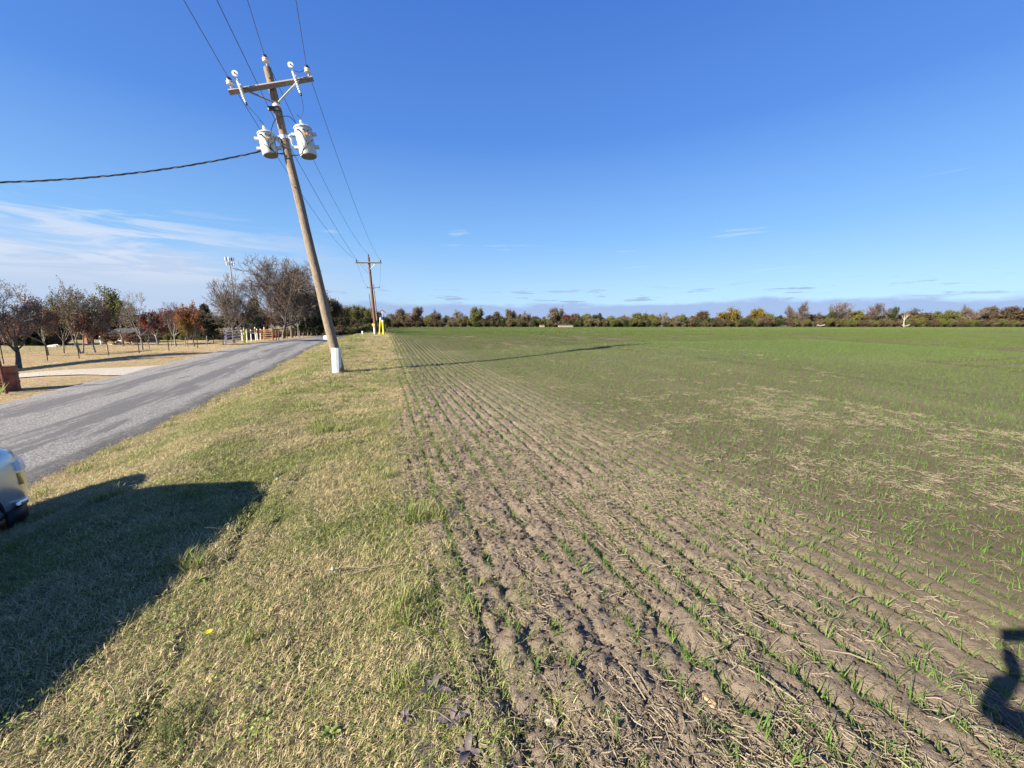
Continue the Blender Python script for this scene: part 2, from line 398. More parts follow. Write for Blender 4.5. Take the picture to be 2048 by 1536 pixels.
# ------------------------------------------------------------------ scatter of small stuff (instances)
def blades_mesh(name, n, radius, hmin, hmax, width, lean, rng, segs=2, upright=.3, flat=False, tint=True):
    vs, fs, tn = [], [], []
    for i in range(n):
        r = radius * math.sqrt(rng.random()); a = rng.random() * 6.283; p = np.array([r * math.cos(a), r * math.sin(a), -.004])
        an = rng.random() * 6.283; d = np.array([math.cos(an), math.sin(an), 0]); side = np.array([-d[1], d[0], 0])
        h = hmin + (hmax - hmin) * rng.random(); le = lean * (.3 + rng.random()); w = width * (.7 + .6 * rng.random())
        b = len(vs)
        for k in range(segs + 1):
            t = k / segs; ang = (1 - upright) * t * le
            q = p + d * h * t * math.sin(le * (.4 + .6 * t)) + np.array([0, 0, h * t * math.cos(le * (.4 + .6 * t))])
            ww = w * (1 - t ** 1.6) * .5
            if k < segs: vs += [q - side * ww, q + side * ww]
            else: vs.append(q)
        for k in range(segs - 1):
            q = b + 2 * k; fs += [(q, q + 1, q + 3), (q, q + 3, q + 2)]
        q = b + 2 * (segs - 1); fs.append((q, q + 1, q + 2))
        tn += [rng.random()] * (2 * segs + 1)
    me = fast_mesh(name, vs, fs, True)
    if tint:
        at = me.attributes.new('tint', 'FLOAT', 'POINT'); at.data.foreach_set('value', np.array(tn, np.float32))
    return me
def proto_coll(name, meshes, mt):
    c = bpy.data.collections.new(name)
    for i, me in enumerate(meshes):
        o = bpy.data.objects.new('%s_%02d' % (name, i), me)
        if not me.materials: me.materials.append(mt)
        c.objects.link(o)
    return c
def scatter(name, pts, rot, scl, idx, coll, kind='stuff', g=None, label=None, cat=None):
    me = bpy.data.meshes.new(name); n = len(pts)
    me.vertices.add(n); me.vertices.foreach_set('co', np.asarray(pts, np.float32).ravel())
    for nm, ty, dat, key in (('rot', 'FLOAT_VECTOR', rot, 'vector'), ('scl', 'FLOAT', scl, 'value'), ('idx', 'INT', idx, 'value'), ('g', 'FLOAT', np.zeros(n) if g is None else g, 'value')):
        at = me.attributes.new(nm, ty, 'POINT'); at.data.foreach_set(key, np.asarray(dat, np.int32 if ty == 'INT' else np.float32).ravel())
    o = bpy.data.objects.new(name, me); COL.objects.link(o)
    ng = bpy.data.node_groups.new(name + '_scatter', 'GeometryNodeTree')
    ng.interface.new_socket('Geometry', in_out='INPUT', socket_type='NodeSocketGeometry')
    ng.interface.new_socket('Geometry', in_out='OUTPUT', socket_type='NodeSocketGeometry')
    N = NT(ng); gi = N.add('NodeGroupInput'); go = N.add('NodeGroupOutput')
    ci = N.add('GeometryNodeCollectionInfo', {'Collection': coll, 'Separate Children': True, 'Reset Children': True})
    def na(nm, ty): 
        q = N.add('GeometryNodeInputNamedAttribute', data_type=ty); q.inputs['Name'].default_value = nm; return q.outputs['Attribute']
    ip = N.add('GeometryNodeInstanceOnPoints', {'Points': gi.outputs[0], 'Instance': ci.outputs[0], 'Pick Instance': True,
               'Instance Index': na('idx', 'INT'), 'Rotation': na('rot', 'FLOAT_VECTOR'), 'Scale': na('scl', 'FLOAT')})
    N.l.new(ip.outputs[0], go.inputs[0])
    md = o.modifiers.new('scatter', 'NODES'); md.node_group = ng
    o['kind'] = kind
    if label: o['label'] = label
    if cat: o['category'] = cat
    return o
def jgrid(c0, c1, s0, s1, st, rng):
    C_, S_ = np.meshgrid(np.arange(c0, c1, st), np.arange(s0, s1, st))
    C_ = C_.ravel() + (rng.random(C_.size) - .5) * st; S_ = S_.ravel() + (rng.random(S_.size) - .5) * st
    return C_, S_
def in_view(x, y, m=6.0, back=.4):
    return (y > back) & (np.abs(x) < y * 1.5 + m * .25 + .5)
M_GRASS = grass_mat()
rg = random.Random(3)
short = [blades_mesh('g', 84, .06, .014, .042, .0023, 1.8, rg, 3) for _ in range(6)]
tall = [blades_mesh('g', 30, .04, .05, .11, .0032, .8, rg, 3) for _ in range(2)]
def leafy_mesh(seed):
    r = random.Random(seed); vs, fs = [], []
    for i in range(16):
        a = r.random() * 6.283; q = .05 * math.sqrt(r.random()); p = Vector((q * math.cos(a), q * math.sin(a), .006 + .016 * r.random())); b_ = r.random() * 6.283
        d = Vector((math.cos(b_), math.sin(b_), r.uniform(-.1, .5))); e_ = Vector((-math.sin(b_), math.cos(b_), r.uniform(-.3, .3))); l_ = .005 + .006 * r.random(); w_ = l_ * .45; k = len(vs)
        vs += [p, p + d * l_ * .5 + e_ * w_, p + d * l_, p + d * l_ * .5 - e_ * w_]; fs.append((k, k + 1, k + 2, k + 3))
    me = fast_mesh('leafy', vs, fs); at = me.attributes.new('tint', 'FLOAT', 'POINT'); at.data.foreach_set('value', np.zeros(len(vs), np.float32)); return me
GR = proto_coll('grass_clump', short + tall + [leafy_mesh(i) for i in range(3)], M_GRASS)
def greenness(x, y, c, s):
    g = fbm(x * .55, y * .55, 3, 101) * .65 + fbm(x * 2.6, y * 2.6, 2, 111) * .35
    g = ss(.36, .64, g) * .56 + .12
    g = g + .12 * ss(9, 2.5, s) * ss(-3, -1.2, c) - .35 * ss(13, 24, s) * ss(-1.5, -.3, c)
    g = g * (1 - .7 * ss(-3.2, -4.1, c))
    return np.clip(g, .03, .95)
P_, R_, S2, I_, G_ = [], [], [], [], []
for (s0, s1, st, sc) in ((-1.2, 5, .042, 1.0), (5, 11, .062, 1.25), (11, 25, .12, 1.9), (25, 75, .24, 3.0)):
    c, s = jgrid(-4.8, 1.1, s0, s1, st, RNG)
    e = edge_c(s); x, y = xy(c, s)
    bare = fbm(x * 1.7, y * 1.7, 3, 121)
    keep = (c < e + .7 * (RNG.random(len(c)) ** 2.6) - .03) & in_view(x, y) & (bare > .12 + .16 * RNG.random(len(c)))
    keep &= (c > -4.42 + .5 * (fbm(s * 1.3, s * 0 + 2, 4, 81) - .5) - .22 * RNG.random(len(c)) ** 2)
    c, s, x, y = c[keep], s[keep], x[keep], y[keep]; n = len(c)
    z = gz(x, y); P_.append(np.stack([x, y, z], -1))
    R_.append(np.stack([(RNG.random(n) - .5) * .5, (RNG.random(n) - .5) * .5, RNG.random(n) * 6.28], -1))
    hh = .75 + .6 * RNG.random(n); S2.append(sc * hh * (.8 + .5 * fbm(x * 1.3, y * 1.3, 2, 131)))
    trk = track(c, s); S2[-1] *= (1 - .75 * np.clip(trk, 0, 1)); P_[-1][:, 2] -= .0 * trk
    tl = fbm(x * 2.3, y * 2.3, 2, 141) > .74 + .05 * (s < 4)
    lf = (fbm(x * 1.2, y * 1.2, 3, 145) > .50) & (RNG.random(n) < .24)
    I_.append(np.where(tl & (RNG.random(n) < .4), 6 + RNG.integers(0, 2, n), np.where(lf, 8 + RNG.integers(0, 3, n), RNG.integers(0, 6, n))))
    G_.append(np.where(tl, .75, np.clip(greenness(x, y, c, s) + .5 * np.clip(trk, 0, 1), 0, .9)))
cat_ = np.concatenate
scatter('verge_grass', cat_(P_), cat_(R_), cat_(S2), cat_(I_), GR, g=cat_(G_), label='short dry and green grass covering the roadside verge', cat='grass')
# dormant grass over the road
P_, R_, S2, I_, G_ = [], [], [], [], []
for (s0, s1, st, sc) in ((2, 24, .17, 1.8), (24, 48, .33, 3.0), (48, 95, .8, 5.0)):
    c, s = jgrid(-34, -9.2, s0, s1, st, RNG); x, y = xy(c, s)
    onr = (s > 18.4 + .02 * np.maximum(0, -9.3 - c) ** 1.3) & (s < 20.9 + .02 * np.maximum(0, -9.3 - c) ** 1.3)
    keep = in_view(x, y) & ~onr & (c < -9.35 + (fbm(s * 1.1, s * 0 + 7, 4, 91) - .5) * .4) & (np.abs(x) < 1.45 * y)
    c, s, x, y = c[keep], s[keep], x[keep], y[keep]; n = len(c)
    P_.append(np.stack([x, y, terr(x, y) - .02], -1)); R_.append(np.stack([np.zeros(n), np.zeros(n), RNG.random(n) * 6.28], -1))
    S2.append(sc * (.6 + .6 * RNG.random(n))); I_.append(RNG.integers(0, 6, n)); G_.append(.02 + .12 * ss(.55, .7, fbm(x * .3, y * .3, 3, 151)) + .2 * ss(-24, -32, c))
scatter('lawn_grass', cat_(P_), cat_(R_), cat_(S2), cat_(I_), GR, g=cat_(G_), label='dormant tan grass on the far side of the road', cat='grass')

# crop seedlings in drilled rows
M_WHEAT = leaf_mat('seedling_leaf', (.10, .20, .032), (.23, .325, .075), .35, inst=True)
tufts = []
for i in range(7):
    tufts.append(blades_mesh('w', rg.choice([6, 7, 8, 9]), .020, .045, .10, .0036, 1.05, rg, 3, tint=False))
segs_ = []
def rowseg(L, W, nr, sp, nb, seed, wd):
    r = random.Random(seed); vs, fs = [], []
    for k in range(nr):
        y0 = (k - (nr - 1) / 2) * ROW
        n = int(L / sp)
        for j in range(n):
            if r.random() < .18: continue
            px, py = (r.random() - .5) * .03 + y0, (j + r.random()) * sp - L / 2
            for q in range(nb):
                a = r.random() * 6.283; h = .055 + .055 * r.random(); le = .2 + .8 * r.random(); d = (math.cos(a), math.sin(a)); b = len(vs)
                vs += [(px - d[1] * wd, py + d[0] * wd, 0), (px + d[1] * wd, py - d[0] * wd, 0), (px + d[0] * h * math.sin(le), py + d[1] * h * math.sin(le), h * math.cos(le))]
                fs.append((b, b + 1, b + 2))
    return fast_mesh('w', vs, fs)
WT = proto_coll('seedling_tuft', tufts, M_WHEAT)
def row_points(k0, k1, s0, s1, sp, rng):
    ks = np.arange(k0, k1); ns = int((s1 - s0) / sp)
    K, J = np.meshgrid(ks, np.arange(ns)); K = K.ravel(); s = s0 + (J.ravel() + rng.random(K.size)) * sp
    c0 = .62 + K * ROW
    wob = (fbm(s * .35, c0 * .3, 2, 11) - .5) * .05
    return c0 - wob + (rng.random(K.size) - .5) * .035 - .012, s, K
P_, R_, S2, I_ = [], [], [], []
for (k0, k1, s0, s1, sp, sc) in ((-1, 95, -1.5, 9, .036, 1.12), (-1, 150, 9, 20, .042, 1.25)):
    c, s, K = row_points(k0, k1, s0, s1, sp, RNG); x, y = xy(c, s)
    pat = fbm(x * .8, y * .8, 3, 161) * .6 + vnoise(s * 3.1, K * 7.3, 171) * .4
    stand = .70 + .16 * ss(1.2, 3.5, c) - .22 * ss(3.6, 2.4, s) * ss(1.8, .8, c)
    keep = in_view(x, y) & (pat + (RNG.random(len(c)) - .5) * .25 < stand) & (c > edge_c(s) - .02)
    c, s, x, y = c[keep], s[keep], x[keep], y[keep]; n = len(c)
    P_.append(np.stack([x, y, gz(x, y) - .004], -1)); R_.append(np.stack([(RNG.random(n) - .5) * .5, (RNG.random(n) - .5) * .5, RNG.random(n) * 6.28], -1))
    S2.append(sc * (.6 + .6 * RNG.random(n)) * (1.15 - .15 * ss(2, 6, np.hypot(x, y)))); I_.append(RNG.integers(0, 7, n))
scatter('crop_seedlings', cat_(P_), cat_(R_), cat_(S2), cat_(I_), WT, label='young green crop seedlings in drilled rows across the near field', cat='crop')
M_WHEATF = leaf_mat('crop_leaf_far', (.105, .165, .035), (.20, .245, .075), .3, inst=True)
W1 = proto_coll('crop_row_near', [rowseg(1.0, .4, 2, .042, 6, i, .0048) for i in range(4)], M_WHEATF)
W2 = proto_coll('crop_patch_far', [rowseg(2.28, 2.28, 12, .11, 4, 40 + i, .009) for i in range(3)], M_WHEATF)
RZ = math.atan2(-DV[0], DV[1])
C_, S_ = np.meshgrid(np.arange(.62 + ROW * .5, 62, 2 * ROW), np.arange(-2, 58, .97)); C_ = C_.ravel(); S_ = S_.ravel()
x, y = xy(C_, S_); kp = in_view(x, y, 2) & ((S_ > 20) | (C_ > .8 + (95 if True else 0) * ROW) & (S_ < 9.4) | (C_ > .8 + 150 * ROW)) & (RNG.random(len(x)) < .45 + .9 * ss(.25, .6, fbm(x * .3, y * .3, 3, 201)))
x, y = x[kp], y[kp]; n = len(x)
scatter('crop_rows', np.stack([x, y, terr(x, y) + .0], -1), np.stack([np.zeros(n), np.zeros(n), np.full(n, RZ) + np.pi * RNG.integers(0, 2, n)], -1), .85 + .3 * RNG.random(n), RNG.integers(0, 4, n), W1,
        label='green crop rows through the middle of the field', cat='crop')
C_, S_ = np.meshgrid(np.arange(1.9, 330, 2.28), np.arange(-60, 190, 2.25)); C_ = C_.ravel(); S_ = S_.ravel(); x, y = xy(C_, S_)
kp = in_view(x, y, 2) & (y < 176) & ((S_ > 58.5) | (C_ > 62.5)) & (RNG.random(len(x)) < .55 + .6 * ss(.34, .56, fbm(C_ * .05, S_ * .13, 3, 221)))
x, y = x[kp], y[kp]; n = len(x)
scatter('crop_far', np.stack([x, y, terr(x, y) + .0], -1), np.stack([np.zeros(n), np.zeros(n), np.full(n, RZ) + np.pi * RNG.integers(0, 2, n)], -1), 1.0 + .15 * RNG.random(n), RNG.integers(0, 3, n), W2,
        label='even green crop covering the far part of the field', cat='crop')

# straw residue and clods
M_STRAW = leaf_mat('straw', (.46, .38, .26), (.24, .19, .12), .1, inst=True)
def straw_mesh(n, rad, seed, lmax=.16):
    r = random.Random(seed); vs, fs = [], []
    for i in range(n):
        a = r.random() * 6.283; q = rad * math.sqrt(r.random()); px, py = q * math.cos(a), q * math.sin(a)
        L = .02 + (lmax - .02) * r.random() ** 2; an = r.random() * 6.283; w = .0007 + .0011 * r.random()
        dx, dy = math.cos(an), math.sin(an); z0 = .002 + .012 * r.random(); z1 = z0 + (r.random() - .35) * .03; bend = (r.random() - .5) * .25 * L
        b = len(vs)
        for t in (0, .5, 1):
            cx = px + dx * L * t - dy * bend * 4 * t * (1 - t); cy = py + dy * L * t + dx * bend * 4 * t * (1 - t); cz = z0 + (z1 - z0) * t
            vs += [(cx - dy * w, cy + dx * w, cz), (cx + dy * w, cy - dx * w, cz), (cx, cy, cz + w * 1.6)]
        for k in (0, 3):
            for m_ in range(3): fs.append((b + k + m_, b + k + (m_ + 1) % 3, b + k + 3 + (m_ + 1) % 3, b + k + 3 + m_))
    return fast_mesh('s', vs, fs)
SW = proto_coll('straw_bits', [straw_mesh(24, .09, i, .058) for i in range(4)] + [straw_mesh(4, .08, 50 + i, .15) for i in range(3)], M_STRAW)
P_, R_, S2, I_ = [], [], [], []
for (c0, c1, s0, s1, st) in ((.05, 9, -1.2, 7, .055), (.1, 16, 7, 22, .16)):
    c, s = jgrid(c0, c1, s0, s1, st, RNG); x, y = xy(c, s)
    den = .11 + .55 * rough_zone(c, s) * (1 - .85 * ss(2.8, 7, s)); den = den * (.25 + 1.3 * ss(.38, .62, fbm(x * 1.1, y * 1.1, 3, 181))) * (1 - .75 * ss(5, 9, s))
    kp = in_view(x, y) & (RNG.random(len(c)) < den) & (c > edge_c(s) - .12)
    x, y, c = x[kp], y[kp], c[kp]; n = len(x)
    P_.append(np.stack([x, y, gz(x, y)], -1)); R_.append(np.stack([(RNG.random(n) - .5) * .35, (RNG.random(n) - .5) * .35, RNG.random(n) * 6.28], -1))
    S2.append((.6 + .8 * RNG.random(n)) * (1 if st < .1 else 1.25)); I_.append(np.where(RNG.random(n) < .92, RNG.integers(0, 4, n), RNG.integers(4, 7, n)))
scatter('straw_residue', cat_(P_), cat_(R_), cat_(S2), cat_(I_), SW, label='broken pale straw lying on the bare soil between crop rows', cat='straw')
# loose straw on the verge
c, s = jgrid(-4.2, .4, -1.2, 9, .13, RNG); x, y = xy(c, s)
kp = in_view(x, y) & (RNG.random(len(c)) < .05 + .7 * ss(.56, .70, fbm(x * 1.5, y * 1.5, 3, 191))); x, y = x[kp], y[kp]; n = len(x)
scatter('cut_grass', np.stack([x, y, gz(x, y) + .028], -1), np.stack([(RNG.random(n) - .5) * .5, (RNG.random(n) - .5) * .5, RNG.random(n) * 6.28], -1), .7 + .7 * RNG.random(n), 4 + RNG.integers(0, 3, n), SW,
        label='loose cut stems lying on the verge grass', cat='straw')
def rock_mesh(seed, flat=.7):
    bm = bmesh.new(); bmesh.ops.create_icosphere(bm, subdivisions=2, radius=1.0); r = random.Random(seed)
    o = Vector((r.random() * 9, r.random() * 9, r.random() * 9))
    from mathutils import noise
    for v in bm.verts:
        d = .75 + .5 * noise.noise(v.co * 1.2 + o) + .25 * noise.noise(v.co * 3.1 + o)
        v.co = v.co * d; v.co.z *= flat
    me = bpy.data.meshes.new('r'); bm.to_mesh(me); bm.free(); return me
M_CLOD = mat('clod_soil', (.33, .245, .155), .95, vary=.3, scale=3, bump=.1)
CL = proto_coll('clod', [rock_mesh(i) for i in range(5)], M_CLOD)
P_, R_, S2, I_ = [], [], [], []
for (c0, c1, s0, s1, st) in ((.05, 3.2, -1.2, 5.5, .023), (3.2, 8, -1.2, 5.5, .04), (.1, 12, 5.5, 14, .07)):
    c, s = jgrid(c0, c1, s0, s1, st, RNG); x, y = xy(c, s)
    den = .10 + .62 * rough_zone(c, s); kp = in_view(x, y) & (RNG.random(len(c)) < den) & (c > edge_c(s) - .05)
    x, y, c = x[kp], y[kp], c[kp]; n = len(x)
    P_.append(np.stack([x, y, gz(x, y)], -1)); R_.append(RNG.random((n, 3)) * 6.28)
    S2.append((.003 + .015 * RNG.random(n) ** 2.6) * (1 if st < .05 else 1.6)); I_.append(RNG.integers(0, 5, n))
scatter('soil_clods', cat_(P_), cat_(R_), cat_(S2), cat_(I_), CL, label='small crumbs and clods of dry brown soil', cat='soil')

# ================================================================== THINGS
M_WOOD = mat('weathered_pole_wood', (.36, .285, .20), .9, scale=9, bump=.012, stretch=(14, 14, .7), color2=(.15, .11, .075))
M_BROWN = mat('creosote_pole_wood', (.21, .115, .065), .9, scale=9, bump=.012, stretch=(14, 14, .7), color2=(.12, .07, .045))
M_GREYWOOD = mat('grey_crossarm_wood', (.33, .29, .25), .9, scale=9, bump=.008, stretch=(1.2, 16, 16), color2=(.17, .145, .12))
M_GALV = mat('galvanised_steel', (.55, .56, .57), .5, .6, vary=.12)
M_DARK = mat('dark_rubber_wire', (.03, .03, .032), .5, vary=.2)
M_ALU = mat('aluminium_wire', (.16, .17, .19), .55, .5, vary=.1)
M_PORC = mat('white_porcelain', (.72, .71, .68), .25, vary=.06, spec=.6)
M_PORCB = mat('brown_porcelain', (.045, .03, .028), .25, vary=.1, spec=.6)
M_TANK = mat('pale_grey_tank_paint', (.60, .62, .59), .45, spec=.5, scale=5, stretch=(6, 6, .8), color2=(.44, .45, .41))
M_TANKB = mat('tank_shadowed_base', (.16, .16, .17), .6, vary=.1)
M_STICK = mat('orange_sticker', (.75, .36, .04), .6, vary=.1)
M_WHITE = mat('white_paint', (.80, .80, .78), .5, vary=.07, scale=6)
M_WHITEP = mat('white_plastic_guard', (.74, .74, .71), .5, scale=6, stretch=(4, 4, .6), color2=(.60, .59, .54))
M_YEL = mat('yellow_plastic', (.85, .62, .02), .45, vary=.06)
M_BLUE = mat('blue_plastic', (.02, .06, .30), .45, vary=.1)
M_RUST = mat('rusty_pipe', (.16, .06, .04), .85, vary=.3, scale=14, bump=.003)
M_REDPIPE = mat('faded_red_pipe', (.36, .14, .10), .75, vary=.25, scale=14)
M_BARREL = mat('rusted_orange_barrel', (.42, .13, .06), .75, scale=5, bump=.004, color2=(.17, .06, .04))
M_BARK = mat('grey_bark', (.17, .145, .12), .95, scale=14, bump=.02, stretch=(1, 1, .35), color2=(.07, .058, .048))
M_BARKP = mat('pale_bark', (.36, .32, .27), .95, scale=14, bump=.015, stretch=(1, 1, .35), color2=(.17, .145, .12))
M_TWIG = mat('bare_twigs', (.13, .10, .08), .95, vary=.25, scale=3)
M_DEADW = mat('bleached_dead_wood', (.42, .39, .34), .9, vary=.15)

# ---- near leaning pole: local axes a (along the crossarm), u (up the pole), n (towards the camera)
B1 = gp(680, 745); T1 = at_depth(535, 136, B1.y)
U1 = (T1 - B1).normalized(); L1 = (T1 - B1).length
A1 = Vector((CV[0], CV[1], 0)); A1 = (A1 - U1 * A1.dot(U1)).normalized(); N1 = A1.cross(U1).normalized()
if N1.y > 0: N1 = -N1
def proj(p):
    z = p[2] - EYE; zc = p[1] * CT - z * ST; up = z * CT + p[1] * ST
    return 1024 + F * p[0] / zc, 768 - F * up / zc, zc
def hv(v):
    lo, hi = 0, L1 + 1
    for _ in range(40):
        m_ = (lo + hi) / 2
        if proj(B1 + U1 * m_)[1] > v: lo = m_
        else: hi = m_
    return lo
def au(u, v, n=0.0):
    """local (a, h, n) of a feature of the pole head seen at u, v"""
    h = hv(v); a = 0.0
    for _ in range(12):
        q = B1 + U1 * h + A1 * a + N1 * n; pu, pv, zc = proj(q); a += (u - pu) * zc / F / A1.x * .9; h += (pv - v) * zc / F * .9
    return a, h, n
M1 = Matrix.Identity(4)
for i_, ax in enumerate((A1, -N1, U1)):
    for j_ in range(3): M1[j_][i_] = ax[j_]
def L(a, h, n=0.0): return Vector((a, -n, h))              # local x = crossarm, y = away from the camera, z = up the pole
def LP(u, v, n=0.0): return L(*au(u, v, n))
pole = empty('utility_pole', B1); pole.rotation_euler = M1.to_euler()
tag(pole, 'weathered wooden pole leaning left with two transformers and a white base guard', 'utility pole')
hz = [0, -.6]
mb = MB(); rr0 = .148; rr1 = .100
pts = [L(0, -.5)] + [L(.006 * math.sin(i * 1.7), L1 * i / 14) for i in range(15)]
rd = [rr0] + [rr0 + (rr1 - rr0) * i / 14 for i in range(15)]
mb.tube(pts, rd, 18); mb.build('shaft', M_WOOD, pole, True)
for k in range(16):                                        # drying cracks and bolts down the shaft
    hh = .9 + k * .42 + random.random() * .3; an = random.uniform(-1.1, 1.1); r_ = rr0 + (rr1 - rr0) * hh / L1
    mb = MB(); q0 = L(r_ * math.sin(an), hh, r_ * math.cos(an) - .006); q1 = L(r_ * math.sin(an + .1) * .98, hh + .5 + random.random() * .7, r_ * math.cos(an + .1) - .008)
    mb.tube([q0, (q0 + q1) / 2 + Vector((.004, 0, 0)), q1], [.002, .006, .002], 5); mb.build('crack', M_DARK, pole)
for hh, an in ((3.4, .2), (4.9, .5), (5.6, -.2), (7.55, .2), (8.35, .1), (8.55, .05), (2.2, .4), (6.4, -.1)):
    r_ = rr0 + (rr1 - rr0) * hh / L1; mb = MB(); c_ = L(r_ * math.sin(an), hh, r_ * math.cos(an)); d_ = Vector((math.sin(an), -math.cos(an), 0))
    mb.tube([c_ - d_ * .01, c_ + d_ * .02], .016, 6); mb.build('bolt', M_DARK, pole)
# white guard: half shell of ribbed plastic
M1I = (Matrix.Translation(B1) @ M1).inverted()
g0 = gp(677.5, 744.5); g0.z -= .05; g0.y -= .07; g1 = at_depth(674.0, 695.5, g0.y - .03); mb = MB()
for k in range(19):
    an = -2.1 + 3.3 * k / 18; r_ = .158 + (.005 if k % 3 == 0 else 0); of = Vector((r_ * math.sin(an), -r_ * math.cos(an), 0)); mb.v += [M1I @ (g0 + of), M1I @ (g1 + of)]
for k in range(18): mb.f.append([2 * k, 2 * k + 2, 2 * k + 3, 2 * k + 1])
o = mb.build('base_guard', M_WHITEP, pole); sm = o.modifiers.new('thick', 'SOLIDIFY'); sm.thickness = .012
# crossarm
al = au(458, 184.5, .17); ar = au(626, 157, .17)
mb = MB(); mb.tube([L(al[0], al[1], .17), L(ar[0], ar[1], .17)], .082, 4)
o = mb.build('crossarm', M_GREYWOOD, pole)
arm0, arm1 = L(*al), L(*ar)
def onarm(t, up=0.0, n=.17): 
    p = arm0.lerp(arm1, t); return Vector((p.x, -n, p.z + up))
ba = au(553, 206, .13)
for t in (.17, .83):
    mb = MB(); p0 = onarm(t, -.03, .245); p1 = L(ba[0] + (.06 if t > .5 else -.06), ba[1], .17)
    mb.tube([p0, p0.lerp(p1, .5), p1], .026, 4); mb.build('brace', M_GREYWOOD if t < .5 else M_GALV, pole)
def pin_insulator(p, s=1.0, top_dark=True):
    Mx = Matrix.Translation(p) @ Matrix.Scale(s, 4)
    mb = MB(); mb.tube([p + Vector((0, 0, -.16 * s)), p + Vector((0, 0, .02 * s))], .016 * s, 6); st = mb.build('insulator_pin', M_GALV, pole)
    mb = MB(); mb.lathe([(.03, 0), (.085, .01), (.09, .035), (.045, .05), (.045, .06), (.085, .07), (.088, .095), (.045, .115)], Mx, 16); a_ = mb.build('insulator', M_PORC, pole, True)
    mb = MB(); mb.lathe([(.05, .095), (.082, .11), (.078, .14), (.045, .145), (.06, .165), (.05, .195), (.03, .21)], Mx, 14); b_ = mb.build('insulator_cap', M_PORCB, a_, True)
    return Mx @ Vector((0, 0, .175))
IL = pin_insulator(onarm(.035, .17), .95); IR = pin_insulator(onarm(.955, .17), .95)
IC = pin_insulator(L(0, L1 + .15), .95)
def cutout(t):
    p = onarm(t, .02, .29)
    mb = MB(); mb.box(*p, .05, .18, .05); mb.tube([p + Vector((0, 0, .02)), p + Vector((-.05, 0, .2))], .016, 6); br = mb.build('cutout_bracket', M_GALV, pole)
    d = (Vector((.0, 0, -1)) + Vector((.12, 0, 0))).normalized(); q = p + Vector((-.04, -.05, .12))
    mb = MB(); mb.tube([q, q + d * .12, q + d * .14, q + d * .56], [.035, .035, .028, .026], 10)
    for k in range(7): mb.tube([q + d * (.10 + k * .06), q + d * (.115 + k * .06)], .042, 10)
    mb.build('cutout', M_PORC, pole, True)
    mb = MB(); mb.tube([q + d * .56, q + d * .62], .03, 8); mb.build('cutout_terminal', M_DARK, pole)
    c_ = p + Vector((-.06, -.05, .30)); mb = MB()
    mb.tube([c_ + Vector((0, -.012, 0)), c_ + Vector((0, .03, 0))], .075, 18); dd = mb.build('arrester_disc', M_PORC, pole)
    mb = MB(); mb.tube([c_ + Vector((0, -.03, 0)), c_ + Vector((0, 0, 0))], .018, 8); mb.build('disc_stud', M_DARK, dd)
    return q + d * .62
CL_ = cutout(.155); CR_ = cutout(.80)
nb = au(545, 215, .1)
mb = MB(); mb.box(-.14, -.05, nb[1], .10, .09, .09); mb.tube([L(-.20, nb[1] - .05, .05), L(-.20, nb[1] + .05, .05)], .04, 10); mb.build('neutral_spool', M_PORCB, pole)
def collar(h, w=.05, m_=M_GALV, nm='band'):
    r_ = rr0 + (rr1 - rr0) * h / L1 + .008; mb = MB(); mb.tube([L(0, h - w / 2), L(0, h + w / 2)], r_, 18); return mb.build(nm, m_, pole, True)
collar(ba[1] - .02, .07, M_WHITE); collar(nb[1] - .08, .02, M_DARK); collar(au(575, 276)[1], .10, M_GALV, 'cluster_mount')
